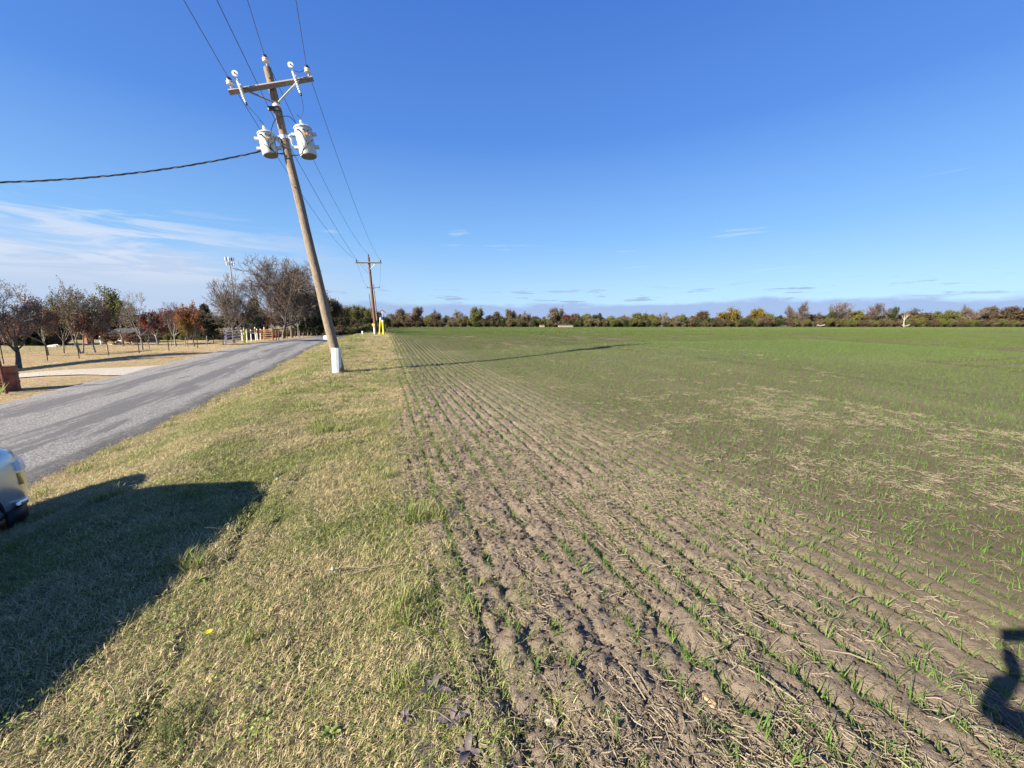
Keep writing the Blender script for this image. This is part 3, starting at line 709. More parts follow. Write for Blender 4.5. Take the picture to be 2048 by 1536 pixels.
def transformer(uc, vt, vb, w_px, label):
    n = .02
    ct = au(uc[0], vt, n); cb = au(uc[1], vb, n); H_ = (ct[1] - cb[1]); cx = (ct[0] + cb[0]) / 2; R_ = w_px * .0132 / 2
    zb = cb[1]; Mx = Matrix.Translation(Vector((cx, -n, zb)))
    mb = MB(); mb.lathe([(R_ * .93, .0), (R_, .03), (R_, H_ * .86), (R_ * 1.0, H_ * .88)], Mx, 28); tk = mb.build('transformer', M_TANK, pole, True); tk['label'] = label
    mb = MB(); mb.lathe([(R_ * .90, -.012), (R_ * .93, .004)], Mx, 28); mb.build('tank_base', M_TANKB, tk)
    mb = MB(); mb.lathe([(R_ * 1.09, H_ * .875), (R_ * 1.09, H_ * .905), (R_ * .95, H_ * .95), (R_ * .55, H_ * .985), (.02, H_)], Mx, 28); mb.build('lid', M_TANK, tk, True)
    mb = MB(); z0 = H_ * .97
    pr = [(.03, z0)]
    for k in range(4): pr += [(.06 - .005 * k, z0 + .015 + k * .045), (.032, z0 + .04 + k * .045)]
    mb.lathe(pr, Mx, 14); mb.build('bushing', M_PORC, tk, True)
    mb = MB(); mb.tube([Mx @ Vector((0, 0, z0 + .18)), Mx @ Vector((0, 0, z0 + .26)), Mx @ Vector((-.07, 0, z0 + .34))], .008, 5); mb.build('bushing_lead', M_DARK, tk)
    sgn = 1 if cx > 0 else -1
    for zf, dx in ((.30, -1), (.72, -1), (.30, 1), (.72, 1)):
        mb = MB(); mb.box(cx + dx * (R_ + .05), -n, zb + H_ * zf, .12, .09, .075); mb.build('lug', M_TANK, tk)
    for zf in (.30, .72):                                   # arms to the cluster mount
        x0 = cx - sgn * (R_ + .08); z0_ = zb + H_ * zf; hm = au(575, 276)[1]
        mb = MB(); mb.tube([Vector((x0, -n, z0_)), Vector((x0 - sgn * .06, -n - .03, z0_ + (hm - z0_) * .3)), Vector((sgn * .19, -.08, hm + (z0_ - hm) * .25)), Vector((sgn * .12, -.08, hm))], [.03, .032, .032, .03], 8); mb.build('bracket_arm', M_TANK, tk, True)
    for dx in (-.35, .1, .45):                              # low voltage studs with leads looping down to the pole
        an = dx * 1.3; p = Mx @ Vector((R_ * math.sin(an), -R_ * math.cos(an), H_ * .76)); od = Vector((math.sin(an), -math.cos(an), 0))
        mb = MB(); mb.tube([p, p + od * .07 + Vector((0, 0, -.03))], [.025, .018], 8); mb.build('stud', M_DARK, tk)
        e = Vector((sgn * .1, -.13, zb + .02 - .1 * abs(dx))); q = p + od * .07 + Vector((0, 0, -.05))
        lp = [q, q + Vector((.02 + .1 * dx, -.03, -.22 * H_ / .8)), Vector((cx + R_ * (.3 * dx * 2 - sgn * .1), -R_ - .05, zb + H_ * .25)), Vector((cx - sgn * R_ * .8, -R_ * .8, zb + .0)), e]
        cur = [catmull(lp, t) for t in np.linspace(0, 1, 22)]
        mb = MB(); mb.tube(cur, .009, 5); mb.build('lead', M_DARK, tk)
    an = .25; mb = MB(); p = Mx @ Vector((R_ * math.sin(an), -R_ * math.cos(an) - .004, H_ * .62)); mb.box(*p, .11, .006, .05); mb.build('sticker', M_STICK, tk); mb = MB(); mb.box(p.x + .11, p.y + .035, p.z - .005, .045, .006, .045); mb.build('sticker', M_STICK, tk)
    return Mx @ Vector((0, 0, H_ + .2)), Mx @ Vector((-sgn * 0 - R_ * 1.1, -.02, H_ * .18)), tk
def catmull(P, t):
    n = len(P) - 1; x = min(t * n, n - 1e-6); i = int(x); f = x - i
    p0, p1, p2, p3 = P[max(i - 1, 0)], P[i], P[i + 1], P[min(i + 2, n)]
    return .5 * ((2 * p1) + (p2 - p0) * f + (2 * p0 - 5 * p1 + 4 * p2 - p3) * f * f + (3 * p1 - p0 - 3 * p2 + p3) * f ** 3)
TL, TLs, tkL = transformer((530, 542), 264, 311, 31, 'smaller transformer can left of the pole')
TR, TRs, tkR = transformer((606, 616), 252, 313, 35, 'taller transformer can right of the pole')
mb = MB(); mb.tube([catmull([TL + Vector((.12, -.02, -.25)), TL + Vector((.3, -.05, .05)), Vector((0, -.18, TL.z + .1)), TR + Vector((-.28, -.05, .03)), TR + Vector((-.1, 0, -.2))], t) for t in np.linspace(0, 1, 20)], .01, 5); mb.build('jumper', M_DARK, pole)
for a_, b_ in ((CL_, TL), (CR_, TR)):
    mb = MB(); mid = (a_ + b_) / 2 + Vector((.06, 0, -.05)); mb.tube([catmull([a_, mid, b_], t) for t in np.linspace(0, 1, 10)], .006, 4); mb.build('jumper', M_DARK, pole)
for a_, b_ in ((IL, onarm(.155, .2, .29)), (IR, onarm(.80, .2, .29))):
    mb = MB(); mid = (a_ + b_) / 2 + Vector((0, -.05, -.12)); mb.tube([catmull([a_, mid, b_], t) for t in np.linspace(0, 1, 10)], .006, 4); mb.build('jumper', M_DARK, pole)
MW = Matrix.Translation(B1) @ M1

# ---- simple poles further on
def simple_pole(name, base, h, lean, arm, rad, wood, label, guard=False, brace=True, group=None):
    r = empty(name, base); tag(r, label, 'utility pole', group)
    tp = Vector((lean[0], lean[1], h)); ax = Vector((CV[0], CV[1], 0)); ax = (ax - tp.normalized() * ax.dot(tp.normalized())).normalized()
    mb = MB(); mb.tube([tp * (-.04)] + [tp * (i / 6) for i in range(7)], [rad] + [rad * (1 - .35 * i / 6) for i in range(7)], 10); mb.build('shaft', wood, r, True)
    ends = []
    if arm:
        c_ = tp * (1 - .55 / h) + Vector((0, -.12, 0)); mb = MB(); mb.tube([c_ - ax * arm / 2, c_ + ax * arm / 2], .075, 4); mb.build('crossarm', M_GREYWOOD, r)
        if brace:
            for sg in (-1, 1):
                mb = MB(); mb.tube([c_ + ax * sg * arm * .3, tp * (1 - 1.25 / h) + Vector((0, -.1, 0))], .02, 4); mb.build('brace', M_GALV, r)
        for p in (c_ - ax * arm * .46, c_ + ax * arm * .46, tp):
            mb = MB(); mb.lathe([(.02, .03), (.07, .10), (.04, .14), (.06, .20), (.03, .26)], Matrix.Translation(p), 8); mb.build('insulator', M_PORCB, r); ends.append(base + p + Vector((0, 0, .25)))
        ends.append(base + tp * (1 - 1.6 / h) + Vector((-.1, -.1, 0)))
    if guard:
        mb = MB(); r2 = rad + .04
        V = []
        for hh in (0, guard):
            for k in range(13):
                an = -1.7 + 3.4 * k / 12; V.append(Vector((r2 * math.sin(an), -r2 * math.cos(an), hh)) + tp * (hh / h))
        mb.v += V
        for k in range(12): mb.f.append([k, k + 1, k + 14, k + 13])
        o = mb.build('base_guard', M_WHITEP, r); q = o.modifiers.new('thick', 'SOLIDIFY'); q.thickness = .02
    return r, ends
def pole_geo(ub, vb, ut, vt, Y=None):
    b = gp(ub, vb) if Y is None else at_depth(ub, vb, Y)
    if Y is not None: b.z = tz(b.x, b.y)
    t = at_depth(ut, vt, b.y); return b, t.z - b.z, (t.x - b.x, 0)
b, h, ln = pole_geo(752, 669, 737, 514)
P2, E2 = simple_pole('utility_pole', b, h, ln, 2.45, .17, M_BROWN, 'reddish brown wooden pole with one crossarm near the yellow posts')
b, h, ln = pole_geo(756, 660, 747, 570, 84)
P3, E3 = simple_pole('utility_pole', b, h, ln, 2.6, .16, M_WOOD, 'grey wooden pole with one crossarm just right of the reddish brown pole')
b, h, ln = pole_geo(748, 658, 738, 588, 128)
P4, E4 = simple_pole('utility_pole', b, h, ln, 0, .17, M_BROWN, 'dark distant pole without crossarm seen left of the reddish brown pole')
b, h, ln = pole_geo(695, 652, 694.5, 617, 190)
P5, _ = simple_pole('utility_pole', b, h, ln, 3.0, .2, M_WOOD, 'short pale pole with small crossarm against the trees, closer to the road', brace=False)
b, h, ln = pole_geo(717.5, 652, 717, 610, 160)
P6, _ = simple_pole('utility_pole', b, h, ln, 2.6, .18, M_BROWN, 'thin far pole whose crossarm tops the dark trees at the road end', brace=False)

# ---- conductors
def wire(name, a, b, sag, rad, label, n=40, mt=None):
    pts = []
    for i in range(n + 1):
        t = i / n; p = a.lerp(b, t); p.z -= 4 * sag * t * (1 - t); pts.append(p)
    o = a.copy(); mb = MB(); mb.tube([p - o for p in pts], rad, 5); ob = mb.build(name, mt or M_ALU); ob.location = o
    tag(ob, label, 'power line'); return ob
wl, wr, wc = MW @ IL, MW @ IR, MW @ IC; wn = MW @ L(-.2, nb[1], .05)
for k, (a, e2, lab, up) in enumerate(((wl, E2[0], 'left', (372, 0)), (wr, E2[1], 'right', (591, 0)), (wc, E2[2], 'centre', (489, 0)), (wn, E2[3], 'neutral', (457, 0)))):
    far = {'left': 'overhead wire on the left end of the crossarms, leaning pole to brown pole', 'right': 'overhead wire on the right end of the crossarms, leaning pole to brown pole',
           'centre': 'overhead wire from the leaning pole top to the brown pole top', 'neutral': 'lowest overhead wire, below the crossarms, leaning pole to brown pole'}[lab]
    wire('power_line', a, e2, .75 if lab != 'neutral' else .55, .009, far)
    # behind the camera the span runs back to the previous pole; its direction is read off the sky
    Yb = 4.0; q = at_depth(up[0], up[1], Yb); dirv = (q - a); 
    tt = (2.0 - a.y) / dirv.y
    best = None
    for Yc in np.arange(3.0, 9.5, .1):
        q = at_depth(up[0], up[1], Yc); d = q - a
        if d.length > .1:
            sc_ = abs((d.x / d.y) - (DV[0] / DV[1]))
            if best is None or sc_ < best[0]: best = (sc_, q)
    q = best[1]; d = (q - a); endp = a + d * ((-26 - a.y) / d.y); 
    endp.z = a.z + d.z * .0 + (d.z / d.y) * (-26 - a.y) * .0 + .3
    sg = None
    # sag chosen so the wire passes through q
    t = (q.y - a.y) / (endp.y - a.y); lin = a.z + (endp.z - a.z) * t; sg = (lin - q.z) / (4 * t * (1 - t))
    nr = {'left': 'overhead wire rising off the left end of the near crossarm out of the frame', 'right': 'overhead wire rising off the right end of the near crossarm out of the frame',
          'centre': 'overhead wire rising from the leaning pole top insulator out of the frame', 'neutral': 'overhead wire rising from the bracket below the near crossarm out of the frame'}[lab]
    print('wire', lab, 'sag', round(sg, 2), 'q', tuple(round(x, 2) for x in q))
    wire('power_line', a, endp, max(-.3, min(1.6, sg)), .009, nr)
for k, lab in ((0, 'wire on the left end of the crossarms between brown pole and grey pole'), (1, 'wire on the right end of the crossarms between brown pole and grey pole')):
    wire('power_line', E2[k], E3[k], .75, .011, lab, 24)
# twisted service drop going left out of the frame
a = MW @ TLs; e = at_depth(-420, 352, 9.0); q = at_depth(0, 373, a.y + (9.0 - a.y) * .66)
svc = empty('service_drop', a); tag(svc, 'thick twisted black cable sagging from the left transformer across the road', 'cable')
cen = []
for i in range(241):
    t = i / 240; p = a.lerp(e, t); p.z -= 4 * .42 * t * (1 - t); cen.append(p - a)
for k in range(3):
    pts = []
    for i, p in enumerate(cen):
        an = i * .30 + k * 2.094; pts.append(p + Vector((0, math.cos(an) * .014, math.sin(an) * .014)))
    mb = MB(); mb.tube(pts, .0105, 6); mb.build('strand', M_DARK if k else M_ALU, svc, True)

# ---- markers by the brown pole
def marker(ub, vb, ut, vt, cap_px, w, label, group=None, name='marker_post', body=M_YEL, cap=M_BLUE, band=None):
    b = gp(ub, vb); t = at_depth(ut, vt, b.y) - b; r = empty(name, b); tag(r, label, 'marker post', group)
    H_ = t.z; fc = cap_px * mpp(b) / H_
    mb = MB(); mb.tube([t * -.03, t * (1 - fc)], w, 14); mb.build('tube', body, r, True)
    if cap: mb = MB(); mb.tube([t * (1 - fc), t * (1 - .01), t], [w * 1.12, w * 1.12, w * .8], 14); mb.build('cap', cap, r, True)
    if band: mb = MB(); mb.tube([t * (1 - fc - band), t * (1 - fc)], w * 1.05, 14); mb.build('band', M_WHITE, r, True)
    return r
marker(759.0, 670.5, 761.3, 630.5, 4.5, .062, 'yellow marker post with blue cap, nearer the brown pole of the pair', band=.12)
marker(767.5, 669.5, 764.8, 634, 6, .095, 'thicker yellow marker post with blue and white top, nearer the field of the pair', band=.1)
b = gp(766, 668.5); r = empty('arrow_frame', b); tag(r, 'dark arrow shaped bracket on a short post behind the yellow marker posts', 'bracket')
k_ = mpp(b); tp_ = (668.5 - 620.5) * k_
mb = MB(); mb.tube([(0, .1, 0), (0, .1, tp_)], .035, 8); mb.build('post', M_GALV, r)
for sg in (-1, 1):
    mb = MB(); mb.tube([(0, .08, tp_), (sg * 6.8 * k_, .08, tp_ - 6 * k_)], .04, 6); mb.build('arm', M_RUST, r)
# orange sign on the brown pole side
b = gp(749, 670); k_ = mpp(b); r = empty('orange_sign', b); tag(r, 'small orange round sign on a white post in front of the brown pole', 'sign')
mb = MB(); mb.tube([(-.03, -.09, 20 * k_), (-.03, -.07, 20 * k_)], 3.0 * k_, 18); mb.build('sign_face', M_STICK, r)
mb = MB(); mb.box(-.03, -.1, 20 * k_, 3.6 * k_, .012, 1.3 * k_); mb.build('sign_band', M_YEL, r)
mb = MB(); mb.tube([(.05, 0, 0), (0.0, 0, 18 * k_)], .085, 10); mb.build('post', M_WHITE, r)
marker(725.5, 669.5, 724.5, 660, 2, .07, 'short white delineator post at the right edge of the road', body=M_WHITE, cap=None, name='delineator_post')
marker(741, 657, 741, 649, 2, .09, 'small brown wooden stake on the verge behind the white delineator', body=M_BROWN, cap=None, name='stake')
# mailbox
b = gp(661, 702); k_ = mpp(b); r = empty('mailbox', b); tag(r, 'white mailbox on a thin leaning rusty post behind the leaning pole', 'mailbox')
mb = MB(); mb.tube([(0, 0, -.1), (-3.5 * k_, 0, 24 * k_)], .022, 6); mb.build('post', M_RUST, r)
bm_ = MB(); w_ = 3.6 * k_; x0, z0 = -7.6 * k_, 23.5 * k_; prof = [(-w_, 0), (w_, 0), (w_, 1.2 * w_)] + [(w_ * math.cos(a), 1.2 * w_ + w_ * .9 * math.sin(a)) for a in np.linspace(.3, 2.84, 7)] + [(-w_, 1.2 * w_)]
n_ = len(prof); bm_.v += [Vector((x0 + p[0], -.06, z0 + p[1])) for p in prof] + [Vector((x0 + p[0], .42, z0 + p[1])) for p in prof]
for i in range(n_): bm_.f.append([i, (i + 1) % n_, n_ + (i + 1) % n_, n_ + i])
bm_.f.append(list(range(n_))[::-1]); bm_.f.append(list(range(n_, 2 * n_))); bm_.build('box', M_WHITE, r)
mb = MB(); mb.box(x0 - .4 * w_, -.066, z0 + 1.3 * w_, w_ * .5, .01, w_ * .5); mb.build('latch', M_DARK, r)

# ---- gate assembly across the road
def lean_post(ub, vb, ut, vt, w, mt, name, label, cat='post', extra=None, group=None, b=None):
    b = gp(ub, vb) if b is None else b; t = at_depth(ut, vt, b.y) - b; r = empty(name, b); tag(r, label, cat, group)
    mb = MB(); mb.tube([t * -.06, t * .5, t], w, 10); mb.build('shaft', mt, r, True)
    if extra == 'cap':
        mb = MB(); mb.tube([t * .86, t * 1.0, t * 1.01], [w * 1.25, w * 1.25, w * .7], 12); mb.build('cap', M_BLUE, r, True)
    if extra == 'reflector':
        mb = MB(); mb.lathe([(.01, -.09), (.09, -.05), (.10, 0), (.08, .06), (.01, .09)], Matrix.Translation(t + Vector((0, 0, .26))), 12); mb.build('knob', M_WHITE, r)
        mb = MB(); mb.tube([t, t + Vector((0, 0, .2))], .03, 6); mb.build('stem', M_DARK, r)
        mb = MB(); mb.tube([t * .72, t * .86], w * 1.06, 10); mb.build('red_band', M_REDPIPE, r)
    if extra == 'redband':
        mb = MB(); mb.tube([t * .62, t * .88], w * 1.08, 10); mb.build('red_band', M_REDPIPE, r)
    return r
G0_, G1_ = gp(451, 689), gp(488, 685)
lean_post(451, 689, 450, 664.5, .045, M_WHITE, 'gate_post', 'round-knobbed white post at the left end of the white gate', 'gate post', 'reflector')
lean_post(489.5, 685.5, 487.5, 650.5, .06, M_YEL, 'gate_post', 'yellow blue-capped post at the right end of the white gate', 'gate post', 'cap')
lean_post(528.5, 680, 528.5, 650, .06, M_YEL, 'gate_post', 'yellow post with blue cap in front of the red pipe gate', 'gate post', 'cap')
lean_post(494.5, 684.5, 492.5, 657, .045, M_WHITE, 'gate_post', 'white post standing just right of the left yellow post', 'gate post')
lean_post(503, 682.5, 501, 659, .04, M_WHITE, 'gate_post', 'white post with faded red band, left upright of the walk-through gap', 'gate post', 'redband')
lean_post(512, 680.5, 509.5, 654, .045, M_WHITE, 'gate_post', 'tallest white and red post of the walk-through gap', 'gate post', 'redband')
lean_post(515, 680.5, 513.5, 657.5, .04, M_WHITE, 'gate_post', 'white post just right of the tallest white and red post', 'gate post', 'redband')
lean_post(521, 679.5, 520.5, 657.5, .04, M_WHITE, 'gate_post', 'white post at the left end of the red pipe gate', 'gate post', 'redband')
def pipe_gate(pa, pb, tops, bots, n, rad, mt, label, name='pipe_gate', stiles=(0, 1)):
    """pa, pb: ground points; tops, bots: heights at each end"""
    r = empty(name, pa); tag(r, label, 'gate')
    d = pb - pa
    for k in range(n):
        f = k / (n - 1); z0 = tops[0] + (bots[0] - tops[0]) * f; z1 = tops[1] + (bots[1] - tops[1]) * f
        mb = MB(); mb.tube([Vector((0, 0, z0)), d + Vector((0, 0, z1))], rad * (1.35 if k == 0 else .8), 6); mb.build('rail', mt, r)
    for t in stiles:
        mb = MB(); mb.tube([d * t + Vector((0, 0, tops[0] * (1 - t) + tops[1] * t)), d * t + Vector((0, 0, bots[0] * (1 - t) + bots[1] * t))], rad, 6); mb.build('stile', mt, r)
    return r
ka, kb = mpp(G0_), mpp(G1_)
pipe_gate(G0_ + Vector((.1, 0, 0)), G1_ + Vector((-.05, 0, 0)), (25 * ka, 25.5 * kb), (3.2 * ka, 3.5 * kb), 5, .026, M_WHITE, 'long white five-rail pipe gate beside the road', stiles=(.02, .93, .98))
ra, rb = gp(522, 680), gp(546, 681); k2 = mpp(ra)
pipe_gate(ra, rb, (19.5 * k2, 20 * k2), (2 * k2, 2 * k2), 6, .026, M_REDPIPE, 'faded red six-rail pipe gate behind the right yellow post', stiles=(.04, .45, .97))
wa, wb = gp(503, 682), gp(512, 681)
r = pipe_gate(wa, wb, (14.5 * k2, 14.5 * k2), (13.8 * k2, 13.8 * k2), 2, .02, M_WHITE, 'short white rail closing the walk-through gap', stiles=(0,))
for i, (u, v, vt, lb) in enumerate(((546.5, 681, 659, 'thick dark red pipe post at the right end of the red gate'), (552.5, 681, 660, 'dark red pipe post in the middle of three right of the red gate'), (557.5, 681, 660, 'dark red pipe post farthest right of three beyond the red gate'))):
    lean_post(u, v, u, vt, .05, M_RUST, 'pipe_post', lb, 'post')
ra, rb = gp(546.5, 681), gp(578, 677)
pipe_gate(ra, rb, (20 * k2, 20 * mpp(rb)), (9 * k2, 10 * mpp(rb)), 2, .03, M_RUST, 'rusty two-rail pipe fence between the red posts and the tree trunks', name='pipe_fence', stiles=(1,))

# ---- wire fence on steel posts
M_DARKP = mat('dark_steel_post', (.055, .04, .035), .8)
fp = [(-60, 733), (8, 727), (96, 721), (159, 717), (218, 711), (279, 706), (338.5, 701), (396, 696), (447, 690)]
fr_ = gp(*fp[1]); wf = empty('wire_fence', fr_); tag(wf, 'barbed wire fence on thin dark steel posts across the dormant lawn', 'fence')
tops_ = []
for i, (u, v) in enumerate(fp):
    p = gp(u, v) - fr_; mb = MB(); mb.box(p.x, p.y, p.z + .47, .03, .012, 1.25); mb.box(p.x, p.y - .02, p.z + .47, .01, .03, 1.25); mb.build('steel_post', M_DARKP, wf); tops_.append(p)
for hgt in (.35, .62, .9, 1.1):
    mb = MB(); mb.tube([p + Vector((0, -.04, hgt)) for p in tops_], .004, 3); mb.build('wire', M_RUST, wf)
fp2 = [(345, 693), (372, 693), (413, 690), (427, 687)]
for i, (u, v) in enumerate(((69 / 5.485 + 330, 692.5), (371, 693), (413.5, 690), (427.5, 687.5))):
    lean_post(u, v, u - (2 if i == 3 else 0), v - 18, .035, M_BARKP, 'fence_stake', 'thin leaning stake in the lawn behind the wire fence', 'stake', group='stakes behind the wire fence')
for i in range(16):                                        # pale fence posts under the roadside trees
    t = i / 15; u = 622 + 26 * t ** 1.2; v = 672.5 - 6 * t; lean_post(u, v, u + random.uniform(-.4, .4), v - 17 + 4.5 * t - random.random() * 3, .055, M_BARKP if i % 3 else M_BARK, 'fence_post', 'weathered wooden fence post in the row under the roadside trees', 'fence post', group='wooden posts under the roadside trees')
for i in range(7):
    u = 566 + i * 8.3; v = 677.5 - i * .75; lean_post(u, v, u, v - 14, .045, M_RUST if i % 2 else M_BARKP, 'fence_post', 'low fence post between the trunks right of the red pipe gate', 'fence post', group='low posts between the trunks')
# ---- barrel, rusty pipe panel
b = gp(6, 781); k_ = mpp(b); br_ = 23 * k_; r = empty('barrel', b); tag(r, 'rusted orange steel barrel standing at the edge of the gravel driveway', 'barrel')
Hb = 48 * k_; pr = []
for i in range(25):
    z = Hb * i / 24; rib = .022 * max(0, math.cos((z / Hb - .34) * 40)) * (abs(z / Hb - .34) < .04) + .022 * max(0, math.cos((z / Hb - .67) * 40)) * (abs(z / Hb - .67) < .04); pr.append((br_ * (1 + (.03 if i in (0, 24) else 0)) + rib, z))
mb = MB(); mb.lathe(pr, None, 32); mb.build('drum', M_BARREL, r, True)
for z in (.34, .67, .02, .985):
    mb = MB(); mb.lathe([(br_ * 1.0, Hb * z - .015), (br_ * 1.04, Hb * z), (br_ * 1.0, Hb * z + .015)], None, 32); mb.build('hoop', M_RUST, r, True)
b = gp(13.5, 786); k_ = mpp(b); r = empty('rusty_gate', b); tag(r, 'dark rusty pipe gate end standing in front of the barrel', 'gate')
mb = MB(); mb.tube([(0, 0, -.1), (-4 * k_, 0, 88 * k_)], .035, 8); mb.build('upright', M_RUST, r)
for z in (72, 55, 43, 34, 29.5, 22, 17):
    mb = MB(); mb.tube([(-z * .045 * k_, 0, z * k_), (-z * .045 * k_ - 1.6, -.1, z * k_ - .02)], .025 if z > 70 else .012, 6); mb.build('rail', M_RUST, r)
mb = MB(); rgx = random.Random(5)
for i in range(26):
    an = rgx.random() * 6.28; l_ = .15 + .2 * rgx.random(); q = Vector((math.cos(an) * l_ * .7, math.sin(an) * l_ * .7, l_)); mb.poly([(-.02, 0, 0), (.02, 0, 0), q]); mb.f[-1] = mb.f[-1]
bb = gp(-2, 790); ob = mb.build('weed', leaf_mat('weed_leaf', (.12, .2, .03), (.3, .38, .08), .3)); ob.location = bb; tag(ob, 'leafy green weed at the foot of the rusty barrel', 'weed')

# ---- cell tower beyond the trees
b = at_depth(473, 650, 230); b.z = tz(b.x, b.y); tp_ = at_depth(468.5, 516, 230); r = empty('cell_tower', b); tag(r, 'tall grey monopole tower with antenna clusters rising behind the bare trees', 'tower')
Ht = tp_.z - b.z; kk = mpp(tp_)
mb = MB(); mb.tube([(0, 0, 0), (0, 0, Ht * .5), (0, 0, Ht)], [.42, .36, .27], 14); mb.build('monopole', mat('tower_steel', (.30, .31, .33), .6), r, True)
for lv, zz in enumerate((Ht - .8, Ht - 3.4)):
    mb = MB()
    for k in range(3):
        a0 = k * 2.094 + .4; a1 = a0 + 2.094; mb.tube([(2.0 * math.cos(a0), 2.0 * math.sin(a0), zz), (2.0 * math.cos(a1), 2.0 * math.sin(a1), zz)], .09, 5); mb.tube([(0, 0, zz), (2.0 * math.cos(a0), 2.0 * math.sin(a0), zz)], .09, 5)
    mb.build('platform', M_GALV, r)
    for k in range(9):
        a0 = k * .698 + .2; mb = MB(); mb.box(2.05 * math.cos(a0), 2.05 * math.sin(a0), zz + .15, .38, .38, 1.7 if lv else 1.9); mb.build('antenna', M_TANK if (k + lv) % 2 else M_TANKB, r)

# ------------------------------------------------------------------ trees
def grow(seed, levels=4, trunk=.28, limbs=5, spread=.9, counts=(6, 5, 4), ratio=(.62, .5, .5, .5), stems=1, droop=0.0, wob=.16, r0=.022, rmin=.0016, up=.35, sides=(8, 6, 4, 3, 3), nseg=(5, 6, 4, 3, 2)):
    """unit tree, height about 1; returns trunk tubes, branch tubes, tips"""
    r = random.Random(seed); low, high, tips = MB(), MB(), []
    def branch(p, d, ln, rad, lv):
        n = nseg[min(lv, len(nseg) - 1)]; pts = [p.copy()]; dd = d.copy()
        for i in range(n):
            w_ = wob * (.45 if lv == 0 else 1); dd = (dd + Vector((r.gauss(0, w_), r.gauss(0, w_), r.gauss(0, w_) + (up * .25 if lv > 0 else .1) - droop * lv * .1))).normalized()
            pts.append(pts[-1] + dd * ln / n)
        rads = [max(rmin, rad * (1 - .62 * i / n)) for i in range(n + 1)]
        (low if lv <= 1 else high).tube(pts, rads, sides[min(lv, 4)], cap=False)
        if lv >= levels - 1:
            for q in pts[1:]: tips.append((q, dd))
        if lv >= levels: return
        m_ = limbs if lv == 0 else counts[min(lv - 1, len(counts) - 1)]
        for k in range(m_):
            t = (.55 + .45 * (k + r.random()) / m_) if lv == 0 else (.22 + .78 * (k + r.random()) / m_)
            x = t * n; i = min(int(x), n - 1); q = pts[i].lerp(pts[i + 1], x - i)
            base = (pts[min(i + 1, n)] - pts[i]).normalized()
            ang = r.uniform(.35, .85) * (spread if lv == 0 else 1.0) + (.25 if t < .75 and lv == 0 else 0); az = k * 2.4 + r.uniform(-.6, .6)
            o1 = base.orthogonal().normalized(); o2 = base.cross(o1); sd = o1 * math.cos(az) + o2 * math.sin(az)
            nd = (base * math.cos(ang) + sd * math.sin(ang)).normalized()
            branch(q, nd, ln * ratio[min(lv, 3)] * (r.uniform(.75, 1.15)) * (1.35 - .5 * t if lv > 0 else 1), rads[i] * (.56 if lv == 0 else .52), lv + 1)
    for k in range(stems):
        a = k * 2.1 + r.random(); off = Vector((math.cos(a), math.sin(a), 0)) * (.02 if stems > 1 else 0)
        branch(off, Vector((math.cos(a) * .22 * (stems > 1), math.sin(a) * .22 * (stems > 1), 1)).normalized(), trunk, r0 * (1 if stems == 1 else .75), 0)
    return low, high, tips
def leaves_mesh(name, tips, n, size, seed, spread=.03, hang=.0):
    r = np.random.default_rng(seed); T = np.array([tuple(t[0]) for t in tips]); i = r.integers(0, len(T), n)
    c = T[i] + r.normal(0, spread, (n, 3)); c[:, 2] -= hang * r.random(n)
    a = r.normal(0, 1, (n, 3)); a /= np.linalg.norm(a, axis=1)[:, None]; b = r.normal(0, 1, (n, 3)); b = np.cross(a, b); b /= np.linalg.norm(b, axis=1)[:, None]
    s = size * (.5 + r.random((n, 1)))
    v = np.stack([c - a * s, c + b * s * .55, c + a * s, c - b * s * .55], 1).reshape(-1, 3)
    return fast_mesh(name, v, np.arange(n * 4).reshape(n, 4))
PROTO = {}
def proto(key, leaves=0, lsize=.02, lspread=.03, **kw):
    lo, hi, tips = grow(**kw)
    ml, mh = lo.mesh(key + '_trunk', True), hi.mesh(key + '_branches')
    ml.materials.append(None); mh.materials.append(None)
    lv = None
    if leaves: lv = leaves_mesh(key + '_foliage', tips, leaves, lsize, kw['seed'] + 5, lspread); lv.materials.append(None)
    V = np.array([tuple(v) for v in lo.v + hi.v]); zmax = np.percentile(V[:, 2], 99.8); w = np.percentile(np.abs(V[:, 0]), 99) * 2
    if leaves: 
        q = np.zeros(len(lv.vertices) * 3, np.float32); lv.vertices.foreach_get('co', q); q = q.reshape(-1, 3); zmax = max(zmax, np.percentile(q[:, 2], 99.5)); w = max(w, np.percentile(np.abs(q[:, 0]), 98.5) * 2)
    PROTO[key] = (ml, mh, lv, zmax, w)
def place(name, key, loc, height, width, label, bark, twig, leaf=None, group=None, rz=0.0, cat='tree', full=True):
    ml, mh, lv, zm, w = PROTO[key]
    r = empty(name, loc); r.rotation_euler = (0, 0, rz); sx = width / w; r.scale = (sx, sx, height / zm); tag(r, label, cat, group)
    for nm, me, mt in (('trunk', ml, bark), ('branches', mh, twig), ('crown', lv, leaf)):
        if me is None or (nm == 'crown' and leaf is None): continue
        o = bpy.data.objects.new(nm, me); COL.objects.link(o); o.parent = r
        o.material_slots[0].link = 'OBJECT'; o.material_slots[0].material = mt
    return r
dn = dict(levels=5, counts=(8, 6, 4, 3), ratio=(2.1, .52, .5, .6))
proto('bare_wide_a', seed=1, trunk=.26, limbs=7, spread=1.05, r0=.024, **dn)
proto('bare_wide_b', seed=2, trunk=.22, limbs=7, spread=1.15, r0=.024, stems=1, **dn)
proto('bare_small', seed=13, trunk=.3, limbs=6, spread=.95, r0=.022, rmin=.0014, levels=5, counts=(5, 5, 3, 3), ratio=(1.7, .52, .5, .6))
